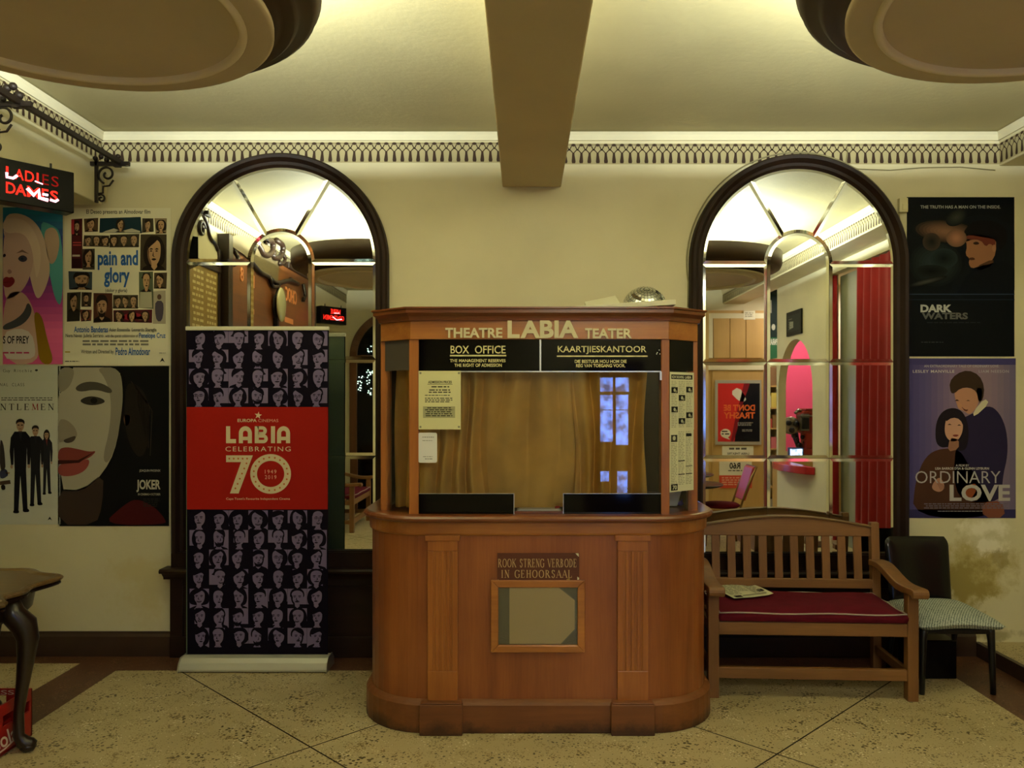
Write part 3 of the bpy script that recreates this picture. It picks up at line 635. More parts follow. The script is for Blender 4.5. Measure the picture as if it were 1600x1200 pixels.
def swag(u, v):         # the middle length sags in soft slanting swags hung from its top left corner
    p = f0(u, v); t = 1-v; r = math.hypot((u+.05)*1.1, t*.55-.12); k = min(1, 4*u+.2)*min(1, 3*(1-u)+.15)
    p.y += .040*(1-2*abs(math.sin(9.5*r+.5))**1.2)*k*max(.18, 1-.95*t)+.022*math.sin(9*u-6*t)*t; return p
m.grid(swag, 110, 70)
m.grid(folds(PX(896, Yc), PX(1008, Yc), Yc, 3.4, 23, .048, -.9), 140, 40)
m.build('curtain', M_cur, booth)
m = MB(); m.grid(drape(-.672, -.555, 4.22, 4.09, 2.0, 31, amp=.022), 70, 40); m.build('side_curtain', M_cur, booth)
MB().box(FX0, Yc-.005, 1.895, FX1-.02, Yc+.015, 1.91).build('curtain_rail', M_blkp, booth)

# notices taped to the booth glass
s = Sheet(lambda u, v, d: P(u, v, GF-.0125)+V((0, -d, 0))); s.base(654, 579.5, 720, 671, '#dcd9a4', t=.003)
s.text('ADMISSION PRICES', 669, 595, 706, 599, '#2a2a20', .02); s.rect(668, 600, 707, 600.6, '#2a2a20'); s.lines(674, 603.5, 702, 607, 1, '#3a3a2c', 1, ragged=.1, center=True)
s.lines(668, 608.5, 706, 615.5, 2, '#45453a', 2, ragged=.15, center=True); s.lines(664, 617, 704, 619.5, 1, '#55554a', 3, ragged=.1); s.lines(664, 621.5, 708, 630, 3, '#4a4a3e', 4, ragged=.12)
s.rect(661, 635, 711, 653, '#a9a780'); s.up(); s.lines(664, 636.5, 708, 652, 5, '#3e3c2e', 5, ragged=.25, center=True)
for x, y in ((657, 583), (717, 583), (657, 667), (717, 667)): s.poly(ell(x, y, 1.7, 1.7, 8), '#8d8a70')
tag(s.build('price_notice'), 'pale yellow price list screwed to the booth window, top left', 'notice')
s = Sheet(lambda u, v, d: P(u, v, GF-.007)+V((0, -d, 0)))
cn = lambda x0, y0, x1, y1, r: ell(x1-r, y1-r, r, r, 4, 0, 90)+ell(x0+r, y1-r, r, r, 4, 90, 180)+ell(x0+r, y0+r, r, r, 4, 180, 270)+ell(x1-r, y0+r, r, r, 4, 270, 360)
s.poly(cn(653.5, 676, 683, 723, 3), '#e6e6e0'); s.b.prism(cn(653.5, 676, 683, 723, 3), lambda u, v, d: s.fn(u, v, d), -.002, 0, s.mi('#e6e6e0'))
s.up(); s.lines(660, 682.5, 678, 684.5, 1, '#77776f', 4, ragged=0); s.lines(660, 688, 676, 690, 1, '#99998f', 6, ragged=0); s.lines(661, 713, 676, 715, 1, '#99998f', 8, ragged=0); s.lines(664, 716.5, 676, 718.5, 1, '#66665f', 9, ragged=0)
tag(s.build('payment_card'), 'small white rounded card on the booth window under the price list', 'notice')
g = sidemap(False, .008)       # newspaper listings on the right side pane; u 0..1, z metres
def npz(y): return PZ(y, 4.04)
for k, (ya, yb, label) in enumerate(((583, 673, 'upper newspaper listing page taped to the booth side window'), (671, 767, 'lower newspaper listing page taped to the booth side window'))):
    fnn = lambda u, v, d, k=k: g((u-1046.5)/44.0+.11, npz(v)+(.004 if k == 0 else 0)+.00*u, d+(.002 if k == 0 else 0))
    s = Sheet(fnn, True); s.base(1045, ya, 1083.5, yb, '#d9d8b4')
    if k == 0:
        s.rect(1047, 587, 1081, 594, '#1c1c18'); s.up(); s.text('NOW SHOWING', 1048, 588.5, 1067, 592.8, '#d8d7b5', .02); s.text('LABIA', 1069, 588.5, 1079, 592.8, '#d8d7b5', .03); s.up()
        cols = ((1047, 1057), (1058.5, 1069), (1070.5, 1081)); ph = ((0, 611), (2, 610), (1, 623), (0, 641), (2, 650), (1, 659))
        for c, (a, b) in enumerate(cols): s.lines(a, 597, b, 670, 28, '#a5a488', 30+c, ragged=.3, wd=.4)
        s.up()
        for c, y in ph:
            a, b = cols[c]; s.rect(a, y-4.5, b, y+4.5, '#22221e'); s.up(); s.poly(ell((a+b)/2, y, 1.8, 2.8, 8), '#b9b898'); s.poly(ell((a+b)/2+2.4, y+2, 1.5, 2, 8), '#8a8970'); s.L -= 1
    else:
        cols = ((1047, 1057), (1058.5, 1069), (1070.5, 1081))
        for c, (a, b) in enumerate(cols): s.lines(a, 674 if c != 0 else 692, b, 758, 34 if c != 0 else 26, '#9c9b80', 40+c, ragged=.3, wd=.42)
        s.up(); s.rect(1047, 679, 1057, 690, '#3a3a32'); s.rect(1071, 677.5, 1080, 682, '#22221e'); s.rect(1058.5, 719, 1069, 720.4, '#22221e'); s.rect(1058.5, 740, 1069, 741.4, '#22221e'); s.rect(1070.5, 728, 1081, 729.2, '#22221e'); s.rect(1070.5, 740, 1081, 741.4, '#22221e'); s.rect(1047, 755, 1057.5, 765, '#22221e')
        s.up(); s.poly(ell(1052, 684, 2.5, 3.5, 8), '#b5b496'); s.text('70', 1049.5, 757, 1056, 763.5, '#d0cfae', .02)
    tag(s.build('newspaper_page'), label, 'newspaper', 'newspaper pages on the booth')
# odds and ends inside the booth
m = MB(); x0, x1 = PX(808, 4.02), PX(877, 4.02); m.box(x0, 3.995, 1.059, x1, 4.075, 1.072); m.box(x0+.01, 4.0, 1.072, x1-.01, 4.07, 1.076); tag(m.build('paper_pad', mat('white_paper', '#dcdccb', .7)), 'white pad of paper on the booth counter at the gap in the window', 'paper pad')
m = MB(); m.tube([(PX(868, 4.05), 4.03, 1.082), (PX(874, 4.05), 4.05, 1.082)], .006, 8); tag(m.build('red_marker', mat('red_plastic', '#b02020', .4)), 'small red marker lying on the white paper pad', 'marker')
m = MB(); X = PX(1049, 4.2); m.prism([(X-.03, 1.062), (X+.035, 1.062), (X+.075, 1.2), (X-.03, 1.2)], lambda u, v, d: V((u, d, v)), 4.22, 4.30); tag(m.build('plastic_tub', mat('pale_grey_plastic', '#b7bcb4', .35), bevel=.006), 'pale grey plastic tub inside the right side of the booth', 'tub')
m = MB(); m.ball((PX(1064, 4.26), 4.27, 1.072), .016, sz=.8); m.tube([(PX(1064, 4.26), 4.27, 1.075), (PX(1067, 4.26), 4.27, 1.095)], .004); tag(m.build('blue_stamp', mat('blue_plastic', '#3a2fa8', .35)), 'small blue stamp on the counter by the grey tub', 'stamp')

# mirror ball and leaning boards on the roof of the booth
bc = V((PX(1007, 4.66), 4.66, 2.022+.133)); t = thing('mirror_ball', (bc.x, bc.y, 2.022), 'silver mirror ball lying on top of the ticket booth', 'mirror ball')
m = MB(); r = .132; rows = 22
k = MB(); k.ball(bc, r*.972, 0, 32, 20); k.build('core', mat('ball_grout', '#4a4a40', .6), t)
for i in range(rows):
    la = -math.pi/2+math.pi*(i+.5)/rows; nn = max(4, int(2*math.pi*math.cos(la)/(math.pi/rows)))
    for k in range(nn):
        a0, a1 = 2*math.pi*(k+.06)/nn, 2*math.pi*(k+.94)/nn; l0, l1 = la-math.pi/rows*.44, la+math.pi/rows*.44; am, rr_ = (a0+a1)/2, r
        q = []
        for (aa, ll) in ((a0, l0), (a1, l0), (a1, l1), (a0, l1)):
            q.append(bc+r*V((math.cos(ll)*math.sin(aa), -math.cos(ll)*math.cos(aa)*.8-math.sin(ll)*.6, math.sin(ll)*.8-math.cos(ll)*math.cos(aa)*.6)))
        m.add(q, [(0, 1, 2, 3)], 0)
m.build('facets', mat('mirror_facet', (.8, .82, .76), .12, .5, metal=1), t)
M_board = mat('white_board', '#dcd9bd', .5, .3)
a, b = P(900, 482, 4.12), P(1056, 472, 4.12); m = MB(); m.bar(a+V((0, .10, .0)), b+V((0, .10, .0)), .20, .026); o = m.build('leaning_board', M_board, bevel=.002); tag(o, 'long white board propped in front of the mirror ball on the booth roof', 'board', 'white boards on the booth roof')
a, b = P(918, 478, 4.38), P(968, 466, 4.38); m = MB(); m.bar(a+V((0, .08, .006)), b+V((0, .08, .0)), .13, .012, up=(0, -.5, 1)); tag(m.build('leaning_board', M_board, bevel=.002), 'shorter white board tilted up just left of the mirror ball', 'board', 'white boards on the booth roof')
# ------------------------------------------------------------------ faces for printed sheets (all invented)
def face(s, x0, y0, x1, y1, seed, lt, dk, md=None, bgl=None):
    """a two-tone portrait inside the cell x0..x1, y0..y1 of a sheet"""
    R = random.Random(seed); W, H = x1-x0, y1-y0; L0 = s.L
    def C_(pts): return [(min(max(x0+u*W, x0), x1), min(max(y0+v*H, y0), y1)) for u, v in pts]
    style = R.choice('mmwwwk'); bg = R.random() < .78 if bgl is None else bgl
    if bg:
        a = R.choice((0, 0, .25, .5)); b = R.choice((1, 1, .8, .5)) if a < .4 else 1; s.rect(x0+a*W, y0, x0+b*W, y0+H*R.choice((1, .8, .65)), lt); s.up()
    cx, cy = .5+R.uniform(-.06, .06), .47+R.uniform(-.04, .03); rx, ry = R.uniform(.26, .31), R.uniform(.36, .42); tl = R.uniform(-12, 12); side = R.choice((-1, 1)); turn = side*R.uniform(.0, .10)
    # hair mass and clothes
    if style == 'w':
        hw, dn = R.uniform(1.45, 1.75), R.uniform(.55, .95)
        hair = [(cx-rx*hw, cy+ry*dn), (cx-rx*hw*1.08, cy-.1), (cx-rx*1.1, cy-ry*1.12), (cx, cy-ry*1.38), (cx+rx*1.1, cy-ry*1.12), (cx+rx*hw*1.08, cy-.1), (cx+rx*hw, cy+ry*dn), (cx+rx*.8, cy+ry*1.1), (cx-rx*.8, cy+ry*1.1)]
    elif style == 'k':     # hat
        hair = [(cx-rx*1.7, cy-ry*.42), (cx-rx*1.1, cy-ry*.75), (cx-rx, cy-ry*1.35), (cx, cy-ry*1.42), (cx+rx, cy-ry*1.35), (cx+rx*1.1, cy-ry*.75), (cx+rx*1.7, cy-ry*.42), (cx, cy-ry*.35)]
    else: hair = [(cx-rx*1.18, cy+.03), (cx-rx*1.25, cy-ry*.7), (cx-rx*.7, cy-ry*1.3), (cx+rx*.5, cy-ry*1.36), (cx+rx*1.2, cy-ry*.8), (cx+rx*1.15, cy+.03)]
    s.poly(C_(smooth(hair, 2)), dk)
    sh = R.uniform(.9, .97); s.poly(C_([(0.02, 1), (.08, sh), (cx-.16, sh-.1), (cx+.16, sh-.1), (.92, sh), (.98, 1)]), dk); s.up()
    s.poly(C_([(cx-.10, cy+ry*.6), (cx+.10, cy+ry*.6), (cx+.12, .9), (cx, 1.0), (cx-.12, .9)]), lt)
    if R.random() < .5: s.up(); s.poly(C_([(cx-.11, .88), (cx-.2, .98), (cx-.04, 1)]), lt); s.poly(C_([(cx+.11, .88), (cx+.2, .98), (cx+.04, 1)]), lt)
    s.up()
    fc = [(cx-rx, cy-.06), (cx-rx*.9, cy-ry*.75), (cx-rx*.3, cy-ry*1.02), (cx+rx*.4, cy-ry*1.0), (cx+rx*.95, cy-ry*.7), (cx+rx, cy-.04), (cx+rx*.86, cy+ry*.5), (cx+rx*.4+turn, cy+ry*.98), (cx-rx*.4+turn, cy+ry*.98), (cx-rx*.86, cy+ry*.5)]
    s.poly(C_(smooth(fc, 2)), lt); s.up()
    # fringe and shade on one cheek
    if style != 'k':
        f = R.choice((0, 0, 1, 1, 2)); k = R.choice((-1, 1))
        if f == 0: s.poly(C_(smooth([(cx-rx*1.1, cy-ry*.2), (cx-rx*1.0, cy-ry*1.05), (cx+rx*1.0, cy-ry*1.1), (cx+rx*1.1, cy-ry*.25), (cx+rx*.7, cy-ry*.7), (cx-k*rx*.3, cy-ry*.72)], 2)), dk)
        elif f == 1: s.poly(C_(smooth([(cx+k*rx*1.15, cy), (cx+k*rx*1.1, cy-ry*1.1), (cx-k*rx*.7, cy-ry*1.08), (cx-k*rx*.1, cy-ry*.75), (cx+k*rx*.75, cy-ry*.4)], 2)), dk)
    s.poly(C_(smooth([(cx+side*rx*1.02, cy-ry*.6), (cx+side*rx*.72, cy-ry*.1), (cx+side*rx*.80, cy+ry*.3), (cx+side*rx*.35, cy+ry*.8), (cx+side*rx*.5+turn, cy+ry*1.0), (cx+side*rx*.95, cy+ry*.5), (cx+side*rx*1.06, cy)], 1)), md or dk)
    s.up()
    ey = cy-ry*.12; sx = turn*.7
    for k in (-1, 1):
        ex = cx+sx+k*rx*.42
        s.poly(C_([(ex-rx*.26, ey-.055+R.uniform(-.01, .01)), (ex, ey-.085), (ex+rx*.28, ey-.06), (ex+rx*.26, ey-.04), (ex-rx*.24, ey-.038)]), dk)
        s.poly(C_(smooth([(ex-rx*.24, ey+.01), (ex, ey-.024), (ex+rx*.24, ey+.01), (ex, ey+.026)], 1)), dk)
    s.poly(C_([(cx+sx+side*rx*.06, ey), (cx+sx+side*rx*.22, ey+ry*.36), (cx+sx+side*rx*.02, ey+ry*.46), (cx+sx-side*rx*.16, ey+ry*.44), (cx+sx+side*rx*.04, ey+ry*.38)]), dk)
    my = cy+ry*.52; mw = rx*R.uniform(.36, .55)
    if R.random() < .3:
        s.poly(C_(smooth([(cx+sx-mw, my-.02), (cx+sx, my-.01), (cx+sx+mw, my-.02), (cx+sx+mw*.6, my+.07), (cx+sx-mw*.6, my+.07)], 1)), dk); s.up(); s.poly(C_([(cx+sx-mw*.7, my), (cx+sx+mw*.7, my), (cx+sx+mw*.5, my+.022), (cx+sx-mw*.5, my+.022)]), lt)
    else: s.poly(C_(smooth([(cx+sx-mw, my), (cx+sx-mw*.3, my-.03), (cx+sx+mw*.3, my-.03), (cx+sx+mw, my), (cx+sx+mw*.3, my+.035), (cx+sx-mw*.3, my+.035)], 1)), dk)
    if style == 'm' and R.random() < .4: s.poly(C_([(cx+sx-mw*.9, my-.04), (cx+sx, my-.075), (cx+sx+mw*.9, my-.04), (cx+sx, my-.035)]), dk)
    if style == 'm' and R.random() < .22: s.poly(C_(smooth([(cx-rx*.85, cy+ry*.3), (cx-rx*.4, my+.05), (cx+rx*.4, my+.05), (cx+rx*.85, cy+ry*.3), (cx+rx*.5, cy+ry*1.1), (cx-rx*.5, cy+ry*1.1)], 1)), dk)
    if R.random() < .12:
        for k in (-1, 1): s.strip(C_(ell(cx+sx+k*rx*.42, ey, rx*.36, .06, 10))+C_(ell(cx+sx+k*rx*.42, ey, rx*.36, .06, 10))[:1], W*.018, dk)
    s.L = L0

# ------------------------------------------------------------------ roll-up banner
YB = 4.86; t = thing('rollup_banner', (PX(400, YB), 4.84, 0), 'tall roll-up banner with rows of purple portraits and a red panel', 'banner')
LP, DP, RD, CR = '#766a8c', '#120e1a', '#a02019', '#dccfa8'
def bn(u, v, d):            # banner pixels, leaning back a hair; narrows a little to the foot like the photograph
    c = 402.0-(v-512)*.0012; return P(c+(u-c)*(1-.00003*(v-512)), v, YB-d)
s = Sheet(bn); s.base(291, 514, 514, 1032, DP, t=.002); s.rect(291, 636, 513, 796, RD)
seed = 100
for top, rows in ((516.5, 4), (797.5, 7)):
    st = 29.9 if rows == 4 else 30.6
    for r_ in range(rows):
        for c_ in range(7):
            seed += 1; x = 295+c_*31.0; y = top+r_*st; face(s, x, y, x+30.6, y+st-.2, seed, LP, DP)
s.up(); s.up(); k = s.L
star = [(403.5+(6 if i % 2 == 0 else 2.5)*math.sin(math.radians(36*i+8)), 649-(6 if i % 2 == 0 else 2.5)*math.cos(math.radians(36*i+8))) for i in range(10)]
s.poly(star, CR); s.text('EUROPA', 371, 654.5, 401, 659.5, CR, .02); s.text('CINEMAS', 403.5, 654.8, 435, 659.5, '#d8a48a', .0)
def arcA(x0, x1, y0, y1, tk):
    n = 14; ro = (x1-x0)/2; cx = (x0+x1)/2; ri = ro-tk
    o = [(cx+ro*math.cos(math.pi-math.pi*i/n), y0+ro*1.05-ro*1.05*math.sin(math.pi*i/n)) for i in range(n+1)]; i_ = [(cx+ri*math.cos(math.pi*i/n), y0+ro*1.05-ri*math.sin(math.pi*i/n)) for i in range(n+1)]
    s.poly([(x0, y1)]+o+[(x1, y1), (x1-tk, y1)]+i_+[(x0+tk, y1)], CR); yb = y0+(y1-y0)*.62; s.L += .5; s.rect(x0+tk*.5, yb, x1-tk*.5, yb+tk*.85, CR); s.L -= .5
y0, y1, tk = 666, 692.5, 6.4
s.poly([(353, y0), (353+tk, y0), (353+tk, y1-tk), (368.5, y1-tk), (368.5, y1), (353, y1)], CR)
arcA(373, 393.5, y0, y1, tk)
s.L += .3; s.rect(398, y0, 398+tk, y1, CR); s.L -= .3
for ya, yb, ex in ((y0, y0+14.2, 417), (y0+12.6, y1, 418.5)):
    r2 = (yb-ya)/2; o = [(398+tk*.5, ya)]+[(ex-r2+r2*math.sin(math.pi*i/12), (ya+yb)/2-r2*math.cos(math.pi*i/12)) for i in range(13)]+[(398+tk*.5, yb)]
    ri = max(1.2, r2-tk*.82); i_ = [(398+tk*.9, yb-tk*.82)]+[(ex-r2+ri*math.sin(math.pi-math.pi*i/12)*.9, (ya+yb)/2-ri*math.cos(math.pi-math.pi*i/12)) for i in range(13)]+[(398+tk*.9, ya+tk*.82)]
    s.L += .3; s.poly(o+i_+[(398+tk*.5, ya)], CR)
s.rect(423.5, y0, 423.5+tk, y1, CR); arcA(433, 453.5, y0, y1, tk)
s.text('CELEBRATING', 352, 697.8, 454.5, 705.2, CR, .0, space=1.25)
s.poly([(353, 711.5), (395, 711.5), (372.5, 771), (359, 771), (376.5, 722), (353, 722)], CR)
o = ell(423, 740.5, 32, 31, 48); i_ = ell(423, 740.5, 21.5, 20.5, 48)
for q in range(48): s.poly([o[q], o[(q+1) % 48], i_[(q+1) % 48], i_[q]], CR)
s.up()
for q in range(19): a = 2*math.pi*q/19; s.poly(ell(423+26.8*math.cos(a), 740.5+25.8*math.sin(a), 1.5, 1.5, 8), '#c4703c')
for x, y in ((358, 716.6), (365, 716.6), (372, 716.6), (379, 716.6), (386, 716.6), (385, 724), (381.5, 732), (378, 740), (374.5, 748), (371, 756), (367.5, 763)): s.poly(ell(x, y, 1.5, 1.5, 8), '#c4703c')
s.text('1949', 414, 734, 432, 740, '#e9b89a', .0, space=1.3); s.text('2019', 414, 742.5, 432, 748.5, '#e9b89a', .0, space=1.3)
s.text("Cape Town's Favourite Independent Cinema", 353, 777.5, 453.5, 782, '#e6c9a4', .004)
pr = s.build('printed_panel', t)
m = MB(); m.box(*bn(289.5, 516, .012), *bn(515, 510.5, -.012)); m.build('top_rail', mat('satin_white_metal', '#dcd9c0', .35, .5), t, bevel=.003)
a, b = PX(283, 4.80), PX(511.5, 4.80); m = MB(); pf = [(4.765, .006), (4.76, .02), (4.775, .055), (4.80, .078), (4.84, .084), (4.90, .078), (4.945, .04), (4.945, .006)]
m.prism(pf, lambda u, v, d: V((d, u, v)), a, b); m.build('base_cassette', mat('brushed_base', '#cfd0c0', .3, .5, metal=.25), t, bevel=.003)
for x in (a, b): sx = -.006 if x == a else .006; m = MB(); m.prism([(4.758, .0), (4.754, .02), (4.77, .058), (4.80, .083), (4.90, .083), (4.95, .04), (4.95, 0)], lambda u, v, d: V((d, u, v)), x, x+sx); m.build('end_cap', M_alu, t)
MB().box(PX(400, YB)-.012, YB+.012, .07, PX(400, YB)+.012, YB+.03, PZ(520, YB)).build('support_pole', M_alu, t)
MB().box(*bn(291, 514.5, -.0022), *bn(514, 1031, -.0034)).build('back_liner', mat('grey_green_liner', '#5b6a58', .6), t)

# ------------------------------------------------------------------ film posters
YP = WY-.0035
def poster(px, label, flip=False):
    return Sheet(lambda u, v, d: P(u, v, YP)+V((0, -d, 0)))
GP = 'film posters on the back wall'
def strips(s, x0, y0, x1, y1, cols, vert=True, n=14):
    cl = [lin(c) for c in cols]
    for i in range(n):
        f = i/(n-1)*(len(cl)-1); a = min(int(f), len(cl)-2); q = f-a; c = tuple(cl[a][j]*(1-q)+cl[a+1][j]*q for j in range(3))
        h = '#%02x%02x%02x' % tuple(max(0, min(255, int(255*(12.92*v if v <= .0031308 else 1.055*v**(1/2.4)-.055)+.5))) for v in c)
        if vert: s.rect(x0, y0+(y1-y0)*i/n, x1, y0+(y1-y0)*(i+1)/n, h)
        else: s.rect(x0+(x1-x0)*i/n, y0, x0+(x1-x0)*(i+1)/n, y1, h)
# blonde woman, bright background (invented portrait)
s = poster(0, ''); s.base(4.5, 318, 98, 569, '#3a3a78'); strips(s, 4.5, 324, 98, 569, ['#2f86a8', '#3c3f86', '#4a3a86', '#b0478f', '#e86aa0', '#d95f93'], n=22); s.rect(4.5, 318, 98, 324, '#d8d6c6'); s.up()
s.poly([(60, 345), (80, 350), (98, 365), (98, 480), (86, 470), (76, 420)], '#5aa6a6', 2); s.up()
s.poly([(6, 336), (30, 332), (55, 345), (70, 372), (80, 420), (72, 450), (60, 470), (52, 455), (40, 400), (6, 380)], '#d9bfa8', 2)
s.poly([(68, 362), (80, 354), (90, 360), (94, 380), (88, 408), (78, 415), (72, 392)], '#c4a98e', 2); s.up()
s.poly([(5, 352), (28, 350), (48, 366), (54, 392), (50, 425), (38, 452), (20, 466), (5, 468)], '#cfae9f', 2)
s.poly([(5, 462), (34, 452), (52, 478), (60, 520), (62, 569), (5, 569)], '#c9a595', 2); s.up()
s.poly([(5, 340), (40, 342), (58, 368), (66, 400), (58, 440), (54, 420), (50, 385), (36, 362), (5, 366)], '#e3cdb4', 2); s.up()
s.poly([(5, 398), (8, 396), (10, 399), (8, 402), (5, 402)], '#3d3038', 1); s.poly([(27, 404), (35, 398), (43, 402), (42, 408), (34, 410)], '#4a4450', 2); s.poly([(25, 396), (35, 390), (46, 397), (35, 394)], '#8a6f63'); s.up(); s.poly(ell(35, 404.5, 2.4, 2.2, 8), '#2f3e4c'); s.up()
s.poly([(11, 424), (15, 420), (20, 425), (15, 429)], '#a8837a', 1); s.poly([(5, 436), (10, 432), (15, 434), (20, 432), (25, 440), (16, 450), (5, 448)], '#8e2f36', 2); s.poly([(5, 441), (24, 440.5), (5, 442)], '#5c1f28')
s.poly([(44, 470), (52, 486), (40, 505), (20, 514), (5, 516), (5, 508), (24, 500), (38, 488)], '#4a4a4c', 2)
s.poly([(5, 520), (30, 512), (50, 520), (56, 545), (54, 560), (30, 562), (5, 560)], '#d5cdc6', 1); s.poly([(52, 485), (66, 492), (74, 530), (86, 569), (62, 569), (58, 530)], '#8a6a1c', 2); s.up()
s.text('S OF PREY', 5, 525, 46, 537, '#17151a', .02); s.lines(5, 550, 46, 555, 1, '#c04a70', 3, ragged=0)
tag(s.build('film_poster'), 'film poster of a blonde woman on blue and pink, partly under the red neon sign', 'poster', GP)
# collage poster
s = poster(0, ''); s.base(100.5, 325, 267, 571, '#e4e0c4')
BL, DKT = '#2f5d9c', '#33322c'
def cond(t, x0, y0, x1, y1, col, bold=.012): s.text(t, x0, y0, x1, y1, col, bold)
cond('El Deseo presents an Almodovar film', 135, 327.5, 235, 336, DKT)
cells = [(111, 342, 129, 420, '#4a1f22'), (132, 341, 153, 362, '#54402c'), (155, 340, 221, 364, '#1d3038'), (223, 341, 240, 363, '#3d372c'), (242, 342, 261, 365, '#8a7a5e'), (131, 367, 170, 385, '#4c4536'), (171, 366, 218, 386, '#3a352a'), (220, 367, 260, 423, '#41382a'),
         (128, 388, 149, 422, '#4a4234'), (107, 424, 145, 453, '#3c464c'), (217, 425, 239, 482, '#55604a'), (241, 426, 260, 451, '#4b3f2e'), (105, 457, 126, 502, '#3c3a2e'), (128, 456, 143, 480, '#40352c'), (126, 483, 143, 502, '#6c3a30'), (145, 459, 175, 504, '#4f2e24'), (177, 461, 216, 482, '#4a4434'), (177, 484, 237, 504, '#4c1d24'), (239, 455, 259, 506, '#a89f8a')]
for i, (a, b, c, d, col) in enumerate(cells):
    R = random.Random(i); j = lambda: R.uniform(-1.2, 1.2); s.poly([(a+j(), b+j()), (c+j(), b+j()), (c+j(), d+j()), (a+j(), d+j())], col)
s.up(); s.up()
for i, (a, b, c, d, col) in enumerate(cells):
    if c-a > 34 and d-b < 26:
        n = 3 if i != 2 else 1
        for q in range(n): cx = a+(c-a)*(q+.5)/n; face(s, cx-8, b+2, cx+8, d-1, 700+i*5+q, '#a98a68', '#2a231c', '#6e563f', False)
        if i == 2: s.poly([(165, 361), (178, 357), (190, 361), (206, 357), (219, 361), (219, 363.5), (160, 363.5)], '#b9b6a0')
        if i == 17: s.poly([(188, 500), (196, 490), (215, 488), (232, 499)], '#8e2832', 1); s.poly(ell(220, 497, 8, 3, 10), '#b08a6a')
    elif i == 0:
        s.rect(111.5, 343, 116, 366, '#a03038'); face(s, 114, 345, 126, 368, 3, '#a88a6a', '#231a18', None, False); s.rect(114, 378, 127, 380, '#a0403c'); s.rect(114, 382, 127, 384, '#a0403c'); s.rect(113, 398, 125, 401, '#b8b096'); s.rect(113, 404, 127, 419, '#2c1618')
    elif i == 18: s.poly(ell(249, 464, 3.4, 4.4, 10), '#5a4638'); s.poly([(243, 470), (255, 470), (256, 486), (253, 502), (245, 502), (242, 486)], '#4a4450', 1)
    else: h = min(d-b-2, (c-a)*1.35); face(s, a+1, b+1.5, c-1, b+1.5+h, 800+i, '#b08c68', '#241d18', '#74583f', False)
    if d-b > 40 and i not in (0, 18): s.poly([(a+2, b+(c-a)*1.35), (c-2, b+(c-a)*1.35), (c-1, d-1), (a+1, d-1)], '#2a2622' if i != 10 else '#a9a58c', 0)
s.up(); s.up(); s.up(); s.up(); s.up(); s.up()
cond('pain and', 153, 391, 216, 422, BL, .03); cond('glory', 163, 418, 203, 449, BL, .03); cond('(dolor y gloria)', 165, 451, 199, 458, DKT)
cond('Antonio Banderas', 116, 510, 169, 519.5, BL, .02); cond('Asier Etxeandia  Leonardo Sbaraglia', 171, 512.5, 245, 519.5, DKT)
cond('Nora Navas  Julieta Serrano', 103, 521.5, 162, 528.5, DKT); cond('with the special collaboration of', 165, 522.5, 216, 528.5, '#4a4940'); cond('Penelope Cruz', 217.5, 520, 259, 530.5, BL, .02)
s.lines(126, 531.5, 236, 542, 2, '#77756a', 5, ragged=.1, center=True, wd=.55); cond('Written and Directed by', 127, 546.5, 178, 554, DKT); cond('Pedro Almodovar', 181, 543, 235, 555, BL, .02)
s.lines(102, 564, 124, 566.5, 1, '#4a4940', 8, ragged=0); s.poly([(250, 566), (254, 559), (258, 566), (254, 563.5)], '#24231f'); s.rect(102, 549, 110, 551, '#b9a03c'); s.lines(249, 551, 259, 553, 1, '#8a8878', 2, ragged=0)
tag(s.build('film_poster'), 'white film poster with blue title over a collage of small photos', 'poster', GP)
# white poster with a group in dark suits
s = poster(0, ''); s.base(0, 570.5, 95, 819.5, '#c6c8b8'); strips(s, 0, 571, 94, 819, ['#c2c6b4', '#c8cabc', '#bfc3b8', '#c9cbbd'], n=10); s.up()
s.roman('G', 5, 577, 9, 581.5, '#4a4a44'); s.text('uy', 10, 578.5, 16, 583, '#4a4a44'); s.text('Ritchie', 22, 577, 50, 581.5, '#4a4a44', space=1.4); s.poly(ell(57, 578.5, 2.4, 1.8, 8), '#3a3a36')
s.text('NAL  CLASS', 0, 598.5, 38, 603.5, '#4a4a44', space=1.3); s.lines(2, 621, 84, 627.5, 2, '#5a5a52', 4, ragged=.05, wd=.45)
s.roman('NTLE', 1, 631, 46, 640.5, '#2a2624', gap=.34, tk=.14); s.roman('M', 50, 631, 60, 640.5, '#8e2a22', tk=.14); s.roman('EN', 64, 631, 84, 640.5, '#2a2624', gap=.34, tk=.14)
